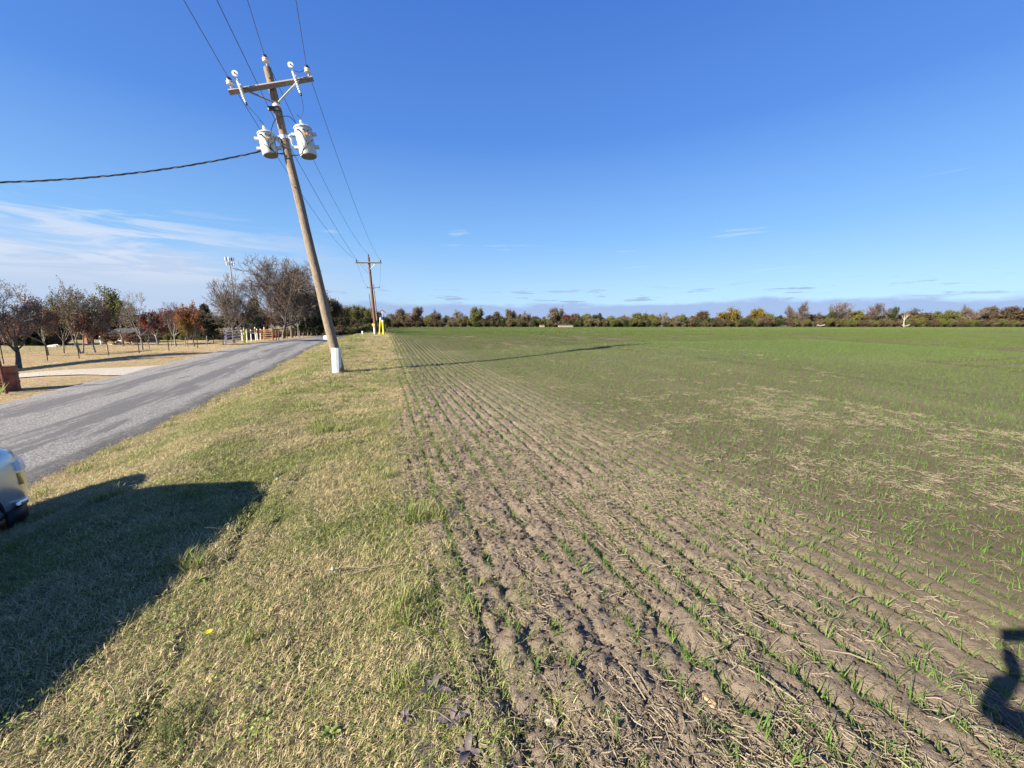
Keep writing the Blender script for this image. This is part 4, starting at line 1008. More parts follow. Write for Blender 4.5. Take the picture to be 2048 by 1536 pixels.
proto('multi_stem', seed=4, trunk=.36, limbs=4, spread=.75, stems=3, r0=.022, rmin=.0016, levels=4, counts=(6, 5, 5), ratio=(1.3, .5, .5, .5), leaves=3600, lsize=.012, lspread=.022)
proto('thin_leaf', seed=5, trunk=.3, limbs=6, spread=.85, r0=.022, rmin=.0016, levels=4, counts=(7, 5, 4), ratio=(1.7, .5, .5, .5), leaves=6500, lsize=.0135, lspread=.024)
proto('thin_leaf_b', seed=15, trunk=.26, limbs=5, spread=.9, r0=.024, rmin=.0016, levels=4, counts=(7, 5, 4), ratio=(1.8, .5, .5, .5), leaves=6500, lsize=.0135, lspread=.024)
proto('full_leaf', seed=6, trunk=.3, limbs=6, spread=.85, r0=.024, levels=3, counts=(6, 5), ratio=(1.6, .5, .5), leaves=9000, lsize=.016, lspread=.035)
for k in range(4):                                          # lighter trees for the far line
    proto('far_leaf_%d' % k, seed=20 + k, trunk=.24, limbs=6, spread=1.0, r0=.03, rmin=.004, levels=3, counts=(5, 4), ratio=(1.7, .5, .5), leaves=5200, lsize=.020, lspread=.042, sides=(6, 4, 3, 3, 3))
for k in range(3):
    proto('far_bare_%d' % k, seed=30 + k, trunk=.26, limbs=7, spread=1.1, r0=.026, rmin=.0038, levels=4, counts=(8, 6, 4), ratio=(2.0, .5, .5, .5), sides=(6, 4, 3, 3, 3), leaves=900, lsize=.014, lspread=.03)
# juniper: pointed, dense to the ground
def juniper(key, seed, n, size, wmax=.30):
    r = np.random.default_rng(seed); lo = MB(); lo.tube([(0, 0, 0), (0, 0, .5), (0, 0, .9)], [.025, .015, .004], 6); hi = MB(); rr = random.Random(seed)
    T = []
    for k in range(150):
        h = .06 + .9 * (k / 150) ** .9; R = wmax * (1 - h) ** .62 * (.5 + .65 * rr.random()); a = k * 2.4 + rr.random()
        e = Vector((R * math.cos(a), R * math.sin(a), h + .05)); hi.tube([(0, 0, h), e], [.006, .002], 3, cap=False)
        for t in (.45, .65, .8, .9, 1.0): T.append((Vector((0, 0, h)).lerp(e, t), e))
    ml, mh = lo.mesh(key + '_trunk'), hi.mesh(key + '_branches'); ml.materials.append(None); mh.materials.append(None)
    lv = leaves_mesh(key, T, n, size, seed, .022); lv.materials.append(None); PROTO[key] = (ml, mh, lv, 1.0, wmax * 2.0)
juniper('juniper', 50, 9000, .017); juniper('far_juniper', 51, 2200, .03, .34)
LM = lambda n, a, b, t=.3: leaf_mat(n, a, b, t)
L_OLIVE = LM('olive_leaves', (0.099, 0.114, 0.030), (0.208, 0.198, 0.050)); L_GREEN = LM('dull_green_leaves', (0.037, 0.053, 0.017), (0.081, 0.093, 0.031)); L_GOLD = LM('golden_leaves', (0.281, 0.195, 0.027), (0.203, 0.148, 0.039))
L_RUST = LM('rust_leaves', (0.238, 0.085, 0.035), (0.328, 0.149, 0.050)); L_RED = LM('dark_red_leaves', (0.211, 0.043, 0.032), (0.284, 0.090, 0.048)); L_MAUVE = LM('mauve_brown_leaves', (0.177, 0.088, 0.069), (0.232, 0.131, 0.084))
L_BROWN = LM('brown_leaves', (0.105, 0.074, 0.040), (0.155, 0.112, 0.062)); L_JUN = LM('juniper_needles', (0.014, 0.022, 0.011), (0.034, 0.046, 0.020), .1); L_YEL = LM('yellow_leaves', (0.484, 0.328, 0.039), (0.390, 0.257, 0.031)); L_DKJ = LM('dark_evergreen', (0.012, 0.017, 0.009), (0.028, 0.036, 0.015), .1)
L_TAN = LM('dry_tan_leaves', (0.225, 0.167, 0.100), (0.159, 0.121, 0.076)); L_YGR = LM('yellow_green_leaves', (0.172, 0.172, 0.031), (0.250, 0.218, 0.047))
def px_tree(name, key, ub, vb, vtop, wpx, label, bark, twig, leaf=None, group=None, rz=None, Y=None, cat='tree'):
    if Y is None: b = gp(ub, vb)
    else: b = at_depth(ub, vb, Y); b.z = tz(b.x, b.y)
    t = at_depth(ub, vtop, b.y); h = t.z - b.z; w = wpx * mpp(b)
    return place(name, key, b, h, w, label, bark, twig, leaf, group, random.random() * 6.28 if rz is None else rz, cat)
B_, P_B, TW = M_BARK, M_BARKP, M_TWIG
M_TWP = mat('pale_twigs', (.21, .18, .14), .95, vary=.2, scale=3); M_TWB = mat('brown_twigs', (.14, .105, .078), .95, vary=.2, scale=3); M_TWM = mat('mauve_twigs', (.14, .105, .085), .95, vary=.2, scale=3)
px_tree('bare_tree', 'bare_small', 38, 737, 560, 215, 'bare grey tree with a dark thick trunk and low crooked limbs, closest to the barrel', B_, M_TWP, rz=3.9)
px_tree('autumn_tree', 'thin_leaf', 96, 711, 590, 105, 'slim tree with leaning pale trunk and thin dark red leaves behind the bare grey tree', P_B, M_TWM, L_MAUVE)
px_tree('autumn_tree', 'thin_leaf_b', 128, 706, 594, 75, 'narrow tree with yellow olive leaves between the dark red tree and the many-stemmed tree', P_B, M_TWB, L_OLIVE)
px_tree('autumn_tree', 'multi_stem', 163, 707, 567, 96, 'tall many-stemmed tree with pale trunks and sparse brown leaves high in the crown', P_B, M_TWP, L_TAN)
px_tree('autumn_tree', 'full_leaf', 190, 705, 616, 76, 'low brownish red tree in front of the small brick house', P_B, M_TWM, L_MAUVE)
px_tree('autumn_tree', 'thin_leaf', 247, 691, 574, 110, 'tall tree with dark limbs and olive green leaves, yellower low down', P_B, B_, L_OLIVE)
px_tree('bare_tree', 'bare_small', 285, 699, 583, 78, 'bare pale grey tree standing between the olive tree and the red tree', P_B, M_TWP)
px_tree('bare_tree', 'bare_small', 298, 698, 640, 40, 'small bare tree with a short pale trunk left of the red tree', P_B, M_TWM)
px_tree('autumn_tree', 'full_leaf', 316, 688, 619, 72, 'low round tree with bright rusty red leaves', P_B, M_TWM, L_RED)
px_tree('bare_tree', 'bare_small', 352, 692, 604, 78, 'bare brownish tree between the rusty red tree and the orange one', P_B, M_TWB)
px_tree('autumn_tree', 'thin_leaf_b', 389, 693, 606, 66, 'small two-trunked tree with orange and yellow leaves left of the white gate', B_, M_TWB, L_RUST)
px_tree('autumn_tree', 'thin_leaf', 376, 694, 630, 38, 'low bush-like tree with golden yellow leaves beside the orange tree', B_, M_TWB, L_GOLD)
px_tree('bare_tree', 'bare_wide_b', 468, 686, 549, 132, 'bare brown tree with a black trunk rising behind the white pipe gate', B_, M_TWB)
px_tree('juniper_tree', 'juniper', 514, 676, 599, 48, 'green pointed juniper behind the white posts of the gate', B_, B_, L_GREEN)
px_tree('juniper_tree', 'juniper', 415, 672, 610, 44, 'dark pointed juniper behind the orange tree', B_, B_, L_JUN, Y=55)
px_tree('bare_tree', 'bare_wide_a', 567, 677, 514, 172, 'largest bare tree with wide fan-shaped crown left of the leaning pole', B_, M_TWB, rz=1.0)
px_tree('bare_tree', 'bare_wide_b', 584, 675, 524, 128, 'large bare tree just right of and behind the largest fan-shaped one', B_, TW, rz=2.1)
px_tree('bare_tree', 'bare_wide_a', 598, 674, 532, 104, 'bare dark tree in the roadside row, third trunk along from the red gate', B_, TW, rz=3.0)
px_tree('bare_tree', 'bare_small', 613, 672, 545, 84, 'bare dark tree in the roadside row, fourth trunk along from the red gate', B_, TW)
px_tree('bare_tree', 'bare_wide_b', 629, 670, 552, 78, 'bare tree in the roadside row showing directly left of the leaning pole', B_, TW, rz=.3)
px_tree('autumn_tree', 'thin_leaf', 640, 668, 572, 70, 'sparse brown-leaved tree half hidden behind the leaning pole', B_, TW, L_BROWN)
px_tree('autumn_tree', 'full_leaf', 664, 664, 590, 58, 'dense olive brown tree overhanging the road right of the leaning pole', B_, TW, L_BROWN, Y=78)
px_tree('juniper_tree', 'juniper', 634, 668, 612, 36, 'dark juniper among the roadside trunks next to the leaning pole', B_, B_, L_DKJ, Y=56)
px_tree('juniper_tree', 'juniper', 606, 670, 622, 42, 'dark juniper filling the gap under the bare roadside trees', B_, B_, L_DKJ, Y=60)
for i, (u, v) in enumerate(((60, 738), (150, 727), (230, 717), (320, 709))):
    p = gp(u, v); p = p - Vector((1.598, 1.14, 0)) * 5.4; p.z = tz(p.x, p.y); place('bare_tree', ['bare_wide_b', 'thin_leaf'][i % 2], p, 7.5, 5.0, 'lawn tree standing beyond the left edge of the view, known by its shadow', B_, M_TWB, L_BROWN if i % 2 else None, 'lawn trees beyond the left edge', i * 1.3)
# dark evergreens and mixed trees behind the lawn
rt = random.Random(12)
for i, u in enumerate(range(-60, 660, 21)):
    Y = rt.uniform(62, 84); k = rt.random()
    if u < 110: Y = rt.uniform(42, 50)
    vt = rt.uniform(618, 636) if u < 330 else rt.uniform(612, 632)
    if u < 110: vt = rt.uniform(622, 640)
    key, nm, lf, lb = (('juniper', 'juniper_tree', L_JUN, 'dark evergreen in the dense screen behind the lawn trees') if k < .62 else ('full_leaf', 'autumn_tree', [L_BROWN, L_GREEN, L_MAUVE][i % 3], 'dull brown or green tree in the dense screen behind the lawn trees'))
    px_tree(nm, key, u + rt.uniform(-6, 6), 660, vt, rt.uniform(40, 60), lb, B_, B_, lf, 'screen of trees behind the lawn', Y=Y)
# trees at the end of the road and behind the brown pole
for u, vt, w, lf, Y, lb in ((676, 606, 40, L_BROWN, 110, 'brown tree right of the leaning pole at the bend of the road'), (690, 612, 44, L_OLIVE, 130, 'olive bushy tree behind the short pale pole'),
                            (706, 614, 42, L_GREEN, 140, 'dull green tree left of the thin far pole'), (722, 612, 40, L_BROWN, 150, 'brown tree right of the thin far pole'),
                            (736, 614, 40, L_OLIVE, 150, 'olive tree directly left of the reddish brown pole'), (755, 620, 34, L_GREEN, 160, 'low green tree directly behind the yellow marker posts')):
    px_tree('autumn_tree', 'full_leaf', u, 652, vt, w, lb, B_, B_, lf, Y=Y)
for i in range(14):
    px_tree('hedge_tree', ['far_juniper', 'far_leaf_1'][i % 2], 668 + i * 8, 654, 632 + rt.random() * 6, 26, 'dark low bushy tree lining the road end in front of the taller ones', B_, B_, [L_DKJ, L_GREEN, L_BROWN][i % 3], 'low bushes at the road end', Y=rt.uniform(100, 125) if i > 3 else 95)
# the far tree line: named individuals first (position, top, width, kind, colours, label)
FARS = [
 (797, 618, 32, 'far_leaf_0', L_TAN, M_TWP, 'thin tan crowned tree at the left end of the far tree line'),
 (834, 613, 36, 'far_leaf_1', L_TAN, M_TWP, 'broad tan tree with forked pale trunk, second at the left end of the far line'),
 (873, 621, 30, 'far_leaf_2', L_BROWN, M_TWB, 'brown leaved tree right of the two tan trees of the far line'),
 (915, 618, 36, 'far_bare_0', L_TAN, M_TWP, 'pale branching tree left of the olive clump in the far line'),
 (952, 615, 32, 'far_leaf_3', L_OLIVE, M_TWP, 'olive tree with pale upper limbs in the left part of the far line'),
 (992, 624, 32, 'far_leaf_0', L_BROWN, M_TWB, 'low brown tree next to the olive tree with pale limbs'),
 (1020, 619, 34, 'far_leaf_1', L_TAN, M_TWB, 'tan tree at the end of the left taller part of the far line'),
 (1050, 624, 24, 'far_leaf_2', L_TAN, M_TWP, 'thin pale tree standing alone left of the tall pale one'),
 (1112, 616, 32, 'far_leaf_3', L_TAN, M_TWP, 'tall pale tree standing over the dark red tree'),
 (1137, 630, 26, 'far_leaf_0', L_RED, M_TWM, 'small dark red tree right of the tall pale tree'),
 (1155, 627, 22, 'far_leaf_1', L_BROWN, M_TWP, 'thin brown tree right of the small dark red tree'),
 (1199, 627, 18, 'far_juniper', L_GREEN, B_, 'narrow pointed green tree in the middle of the far line'),
 (1228, 632, 30, 'far_leaf_2', L_YGR, M_TWB, 'low yellow green tree in the middle of the far line'),
 (1278, 626, 34, 'far_leaf_3', L_OLIVE, M_TWB, 'rounded olive tree in the middle of the far line'),
 (1298, 629, 26, 'far_leaf_0', L_YGR, M_TWB, 'yellowish tree touching the rounded olive tree'),
 (1330, 624, 14, 'far_bare_1', L_TAN, M_TWP, 'spindly bare treetop poking above the middle of the far line'),
 (1400, 622, 42, 'far_leaf_1', L_BROWN, M_TWB, 'broad brown green tree just left of the first golden tree'),
 (1452, 615, 46, 'far_leaf_2', L_GOLD, M_TWB, 'largest round golden brown tree of the far line'),
 (1517, 617, 36, 'far_leaf_3', L_GOLD, M_TWB, 'narrower golden tree with its leaves reaching the ground'),
 (1590, 603, 48, 'far_bare_0', L_BROWN, M_TWM, 'tall bare dome shaped tree right of the golden trees'),
 (1645, 634, 18, 'far_juniper', L_DKJ, B_, 'small dark evergreen cone at the foot of the far line'),
 (1676, 605, 44, 'far_bare_1', L_BROWN, M_TWM, 'bare dome shaped tree, second of the four bare domes'),
 (1703, 622, 34, 'far_leaf_0', L_YGR, M_TWB, 'yellow green tree between the second and third bare domes'),
 (1752, 606, 42, 'far_bare_2', L_BROWN, M_TWM, 'bare grey dome shaped tree left of the white dead snag'),
 (1783, 614, 24, 'far_leaf_1', L_GREEN, B_, 'dull green irregular tree right of the third bare dome'),
 (1836, 618, 50, 'far_leaf_2', L_BROWN, M_TWB, 'wide brown tree right of the white dead snag'),
 (1890, 621, 38, 'far_leaf_3', L_OLIVE, M_TWB, 'olive brown tree left of the last bare dome'),
 (1944, 609, 44, 'far_bare_0', L_BROWN, M_TWM, 'bare grey dome shaped tree, rightmost of the four bare domes'),
 (1968, 614, 36, 'far_leaf_0', L_BROWN, M_TWB, 'brown round tree leaning on the rightmost bare dome'),
 (1990, 634, 24, 'far_leaf_1', L_YEL, M_TWB, 'small bright yellow tree at the foot of the far line'),
 (1956, 640, 12, 'far_leaf_2', L_YEL, M_TWB, 'tiny yellow sapling left of the small bright yellow tree'),
 (2020, 614, 60, 'far_leaf_3', L_BROWN, M_TWB, 'large brown orange tree near the right edge of the far line'),
 (2034, 628, 30, 'far_leaf_0', L_GOLD, M_TWB, 'orange gold tree at the right edge of the field view')]
TREELINE = 176
def farpt(u, Y): 
    p = at_depth(u, 652, Y); p.z = tz(p.x, p.y); return p
for u, vt, w, key, lf, tw, lb in FARS:
    px_tree('field_edge_tree', key, u, 652, vt, w, lb, tw, tw, lf, Y=TREELINE + rt.uniform(0, 6), rz=rt.random() * 6)
lfs = [L_BROWN, L_OLIVE, L_TAN, L_GREEN, L_BROWN, L_BROWN, L_YGR, L_BROWN]
for i in range(118):
    u = 772 + i * 11.6 + rt.uniform(-4, 4); base = 640 - 5 * float(ss(1040, 1180, u)) - 10 * float(ss(1520, 1720, u)) + 3 * math.sin(u * .011)
    if i % 9 == 4: key, lf = 'far_juniper', L_DKJ
    else: key, lf = 'far_leaf_%d' % (i % 4), lfs[rt.randrange(8)]
    px_tree('field_edge_tree', key, u, 652, base + rt.uniform(-3, 8), rt.uniform(24, 36), 'mixed brown and olive tree packed into the far tree line', M_TWB, M_TWB, lf, 'packed trees of the far line', Y=TREELINE + rt.uniform(3, 16), rz=rt.random() * 6)
# undergrowth at the foot of the line, and the wood behind it
UG = bpy.data.collections.new('undergrowth_parts')
for i, lf in enumerate((L_BROWN, L_GREEN, L_TAN, L_OLIVE)):
    me = PROTO['far_leaf_%d' % i][2].copy(); me.materials.clear(); me.materials.append(lf); UG.objects.link(bpy.data.objects.new('under_%02d' % i, me))
n = 900; uu = RNG.uniform(-80, 2150, n); pts = []
for u in uu:
    if u > 765: p = farpt(u, TREELINE + rt.uniform(-3, 3)); s_ = 1
    else: p = farpt(u, rt.uniform(60, 72) if u > 120 else rt.uniform(44, 48)); s_ = 1
    pts.append(p)
scatter('undergrowth', [tuple(p - Vector((0, 0, .6))) for p in pts], np.stack([np.zeros(n), np.zeros(n), RNG.random(n) * 6.28], -1), np.array([3.4 + 2.2 * rt.random() if p.y > 100 else 1.6 + rt.random() for p in pts]), RNG.integers(0, 4, n), UG, label='low tangled brush along the foot of the tree lines', cat='brush')
n = 420; uu = RNG.uniform(560, 2300, n); pts = [farpt(u, rt.uniform(215, 330)) for u in uu]
scatter('distant_wood', [tuple(p) for p in pts], np.stack([np.zeros(n), np.zeros(n), RNG.random(n) * 6.28], -1), np.array([6 + 3.5 * rt.random() for _ in range(n)]), RNG.integers(0, 4, n), UG, label='brown wood rising behind the far tree line', cat='wood')
# white dead snag, fallen limb, low pale shed
b = farpt(1808, TREELINE - 4); kk = mpp(b); r = empty('dead_tree', b); tag(r, 'white dead forked snag without leaves in front of the far trees', 'dead tree')
mb = MB(); mb.tube([(0, 0, 0), (-.3, 0, 10 * kk), (-.2, 0, 17 * kk)], [.22, .17, .13], 6); mb.build('trunk', M_DEADW, r)
for q in (((-.2, 0, 13 * kk), (-6 * kk, 0, 21 * kk), (-10 * kk, 0, 24 * kk)), ((-.2, 0, 15 * kk), (4 * kk, 0, 21 * kk), (9 * kk, 0, 25 * kk)), ((-.2, 0, 17 * kk), (0, .3, 22 * kk), (-2 * kk, 0, 27 * kk)), ((3 * kk, 0, 19 * kk), (4 * kk, .3, 24 * kk), (3 * kk, 0, 27 * kk))):
    mb = MB(); mb.tube(q, [.13, .08, .04], 5); mb.build('limb', M_DEADW, r)
for u, lb in ((1808, 'pale fallen branch lying at the foot of the white dead snag'), (1638, 'pale fallen branch lying by the small dark evergreen cone')):
    b = farpt(u + 3, TREELINE - 7); r = empty('fallen_branch', b); tag(r, lb, 'branch')
    for q in (((-9 * kk, 0, 4 * kk), (0, 0, .5), (9 * kk, .5, 1.2)), ((0, 0, .5), (8 * kk, 0, 4.5 * kk)), ((-2 * kk, 0, .8), (-5 * kk, .4, 5 * kk))):
        mb = MB(); mb.tube(q, [.06 + .1 * (j == 1) for j in range(len(q))], 5); mb.build('limb', M_DEADW, r)
for u, w, lb in ((1131, 28, 'long low pale shed roof showing at the foot of the far trees'), (1084, 9, 'small pale hut roof left of the long low shed')):
    b = farpt(u, TREELINE - 5); r = empty('shed', b); tag(r, lb, 'shed'); ww = w * kk
    mb = MB(); mb.box(0, 0, .35, ww, 3, .9); mb.build('wall', mat('shed_wall', (.34, .29, .23), .9), r)
    mb = MB(); hh = 4.2 * kk; mb.v += [Vector(p) for p in ((-ww * .54, -1.8, .8), (ww * .54, -1.8, .8), (ww * .42, 0, hh), (-ww * .45, 0, hh), (-ww * .54, 1.8, .8), (ww * .54, 1.8, .8))]
    mb.f += [[0, 1, 2, 3], [3, 2, 5, 4], [0, 3, 4], [1, 5, 2]]; mb.build('roof', mat('shed_roof', (.50, .42, .33), .9), r)

# ---- low brick house among the lawn trees
b = gp(232, 686); kk = mpp(b); r = empty('house', b); tag(r, 'low dark roofed brick house half hidden by the lawn trees', 'house')
M_BRK = mat('tan_brick', (.36, .26, .15), .9, scale=30, vary=.25); M_ROOFD = mat('dark_shingles', (.06, .055, .052), .9, vary=.2)
hw = 52 * kk
mb = MB(); mb.box(0, 2.4, 9 * kk, hw, 4, 20 * kk); mb.build('wall', M_BRK, r)
mb = MB(); mb.v += [Vector(p) for p in ((-hw * .56, -.2, 18 * kk), (hw * .56, -.2, 18 * kk), (hw * .56, 2.4, 29 * kk), (-hw * .56, 2.4, 29 * kk), (-hw * .56, 5, 18 * kk), (hw * .56, 5, 18 * kk))]; mb.f += [[0, 1, 2, 3], [3, 2, 5, 4], [0, 3, 4], [1, 5, 2], [0, 4, 5, 1]]; rf = mb.build('roof', M_ROOFD, r)
mb = MB(); mb.box(-hw * .60, -1.3, 8 * kk, 6 * kk, .8, 26 * kk); mb.build('chimney', mat('red_brick', (.36, .14, .09), .9, vary=.2, scale=30), r)
for fx, ww in ((-.18, 6), (.1, 8), (.36, 6)):
    mb = MB(); mb.box(hw * fx, .38, 9 * kk, ww * kk, .06, 9 * kk); w_ = mb.build('window', mat('dark_glass', (.02, .022, .026), .15, spec=.7), r)
    mb = MB()
    for sx in (-.5, 0, .5): mb.box(hw * fx + sx * ww * kk, .34, 9 * kk, .06, .05, 9 * kk)
    for sz in (-.5, .5): mb.box(hw * fx, .33, 9 * kk + sz * 9 * kk, ww * kk, .05, .06)
    mb.build('frame', M_WHITE, w_)
for u, w_, vt, lf, lb in ((213, 20, 671, L_TAN, 'tan shrub right of the slim white post'), (228, 44, 664, L_BROWN, 'wide brown shrub in front of the brick house'), (262, 36, 666, L_MAUVE, 'reddish brown shrub at the right end of the brick house'), (285, 30, 664, L_DKJ, 'dark shrub beside the right wall of the brick house')):
    px_tree('shrub', 'far_leaf_2', u, 689.5, vt, w_, lb, B_, M_TWB, lf, cat='shrub')
b = gp(202, 689); kk2 = mpp(b); mb = MB(); mb.box(0, 0, 8 * kk2, .07, .07, 17 * kk2); o = mb.build('porch_post', M_WHITE); o.location = b; tag(o, 'slim white post standing left of the brick house', 'post')
for i in range(12):
    u = 106 + i * 1.2 if i < 7 else 217 + (i - 7) * 13; b = gp(u, 693 if i < 7 else 689); o = mesh_obj('edging_stone', rock_mesh(80 + i, .7), M_PORC if i == 99 else mat('limestone', (.58, .54, .47), .9, vary=.15)); o.location = b; k9 = .28 + .1 * rt.random(); o.scale = (k9 * 1.4, k9, k9); tag(o, 'pale limestone block edging a lawn bed' if i < 7 else 'pale stone in front of the brick house', 'stone', 'stones left of the lawn trunks' if i < 7 else 'stones in front of the house')

# ------------------------------------------------------------------ parked car at the road edge (only its front corner is in the frame; it throws the long shadow)
M_PAINT = mat('silver_car_paint', (.50, .53, .57), .28, .55, vary=.02, scale=2, spec=.6, coat=1.0)
M_BLACKP = mat('black_plastic_trim', (.018, .018, .02), .55, vary=.1)
M_TYRE = mat('tyre_rubber', (.022, .022, .023), .85, vary=.2)
M_RIM = mat('alloy_rim', (.62, .64, .67), .25, .9, vary=.03)
M_GLASS = mat('dark_car_glass', (.015, .018, .02), .06, vary=.02, spec=.8)
M_LAMP = mat('headlamp_lens', (.75, .78, .82), .08, vary=.02, spec=.8)
M_AMBER = mat('amber_lens', (.75, .34, .04), .2, vary=.05, spec=.7)
hdg = math.radians(8.5); FR = Vector((-4.62, 3.78, 0)); fw = Vector((-math.sin(hdg), math.cos(hdg), 0)); rtv = Vector((math.cos(hdg), math.sin(hdg), 0))
cpos = FR - rtv * .95; cpos.z = tz(cpos.x, cpos.y) - .0
zr = tz(*(cpos - fw * 4)[:2]); pit = math.atan2(cpos.z - zr, 4)
car = empty('parked_car', (cpos.x, cpos.y, min(cpos.z, -.47)), (0, 0, hdg + math.pi / 2)); tag(car, 'silver car parked at the road edge, only its front corner in view at the left', 'car')
def loft(name, stations, mt, parent, cut=None):
    """stations: (x, [(y, z) ...]) right half from bottom centre to top centre, mirrored"""
    V, Fc = [], []; n = None
    for x, hp in stations:
        ring = [(-y, z) for y, z in hp] + [(y, z) for y, z in hp[::-1][1:-1]] if hp[0][0] == 0 else [(-y, z) for y, z in hp] + [(y, z) for y, z in hp[::-1]]
        n = len(ring); V += [(x, y, z) for y, z in ring]
    for i in range(len(stations) - 1):
        for k in range(n): q = i * n; Fc.append([q + k, q + (k + 1) % n, q + n + (k + 1) % n, q + n + k])
    Fc.append(list(range(n))); q = (len(stations) - 1) * n; Fc.append([q + k for k in range(n)][::-1])
    me = bpy.data.meshes.new(name); me.from_pydata(V, [], Fc); bm = bmesh.new(); bm.from_mesh(me); bmesh.ops.recalc_face_normals(bm, faces=bm.faces); bm.to_mesh(me); bm.free()
    o = bpy.data.objects.new(name, me); COL.objects.link(o); sb = o.modifiers.new('round', 'SUBSURF'); sb.levels = sb.render_levels = 2
    if cut:
        bo = o.modifiers.new('arches', 'BOOLEAN'); bo.operation = 'DIFFERENCE'; bo.solver = 'EXACT'; bo.object = cut
    dg = bpy.context.evaluated_depsgraph_get(); dg.update(); m2 = bpy.data.meshes.new_from_object(o.evaluated_get(dg)); m2.name = name
    bpy.data.objects.remove(o)
    m2.polygons.foreach_set('use_smooth', np.ones(len(m2.polygons), bool)); m2.update()
    try: m2.set_sharp_from_angle(angle=math.radians(40))
    except Exception: pass
    m2.materials.clear(); return mesh_obj(name, m2, mt, parent)
def ring(w, zb, zt): return [(0, zb), (w * .8, zb), (w * .96, zb + .1), (w, zb + (zt - zb) * .45), (w * .985, zb + (zt - zb) * .72), (w * .93, zt - .05), (w * .74, zt), (0, zt + .04)]
cm_ = MB()
for x in (-.98, -3.85):
    cm_.tube([(x, -1.3, .36), (x, -.55, .36)], .43, 28); cm_.tube([(x, .55, .36), (x, 1.3, .36)], .43, 28)
cutter = bpy.data.objects.new('cut', cm_.mesh('cut')); COL.objects.link(cutter)
loft('body', [(.03, ring(.46, .40, .76)), (-.03, ring(.62, .30, .86)), (-.12, ring(.76, .26, .92)), (-.30, ring(.88, .24, .97)), (-.5, ring(.935, .22, .99)), (-.8, ring(.955, .21, 1.02)), (-1.3, ring(.955, .21, 1.05)), (-1.8, ring(.955, .21, 1.1)),
              (-3, ring(.955, .21, 1.08)), (-4.2, ring(.95, .21, 1.08)), (-4.6, ring(.93, .26, 1.06)), (-4.8, ring(.88, .34, 1.0)), (-4.88, ring(.78, .45, .9))], M_PAINT, car, cutter)
bpy.data.objects.remove(cutter)
def gring(w0, w1, z1): return [(0, 1.0), (w0, 1.0), (w0 * .97, 1.12), (w0 + (w1 - w0) * .75, 1.0 + (z1 - 1.0) * .75), (w1, max(z1 - .04, 1.02)), (w1 * .6, z1), (0, z1 + .015)]
loft('greenhouse', [(-.85, gring(.82, .78, 1.1)), (-1.15, gring(.87, .80, 1.42)), (-1.5, gring(.88, .76, 1.74)), (-1.9, gring(.88, .75, 1.86)), (-3.4, gring(.88, .75, 1.88)), (-4.4, gring(.88, .74, 1.84)), (-4.65, gring(.86, .70, 1.5)), (-4.8, gring(.82, .68, 1.1))], M_GLASS, car)
rf_ = MB()
for i, (x, w, z) in enumerate(((-1.42, .72, 1.76), (-1.85, .75, 1.88), (-3.3, .76, 1.91), (-4.2, .75, 1.88), (-4.5, .70, 1.74))):
    rf_.v += [Vector((x, -w, z - .05)), Vector((x, -w * .8, z)), Vector((x, 0, z + .03)), Vector((x, w * .8, z)), Vector((x, w, z - .05))]
for i in range(4):
    for k in range(4): q = i * 5 + k; rf_.f.append([q, q + 1, q + 6, q + 5])
o = rf_.build('roof', M_PAINT, car, True); q = o.modifiers.new('thick', 'SOLIDIFY'); q.thickness = .04
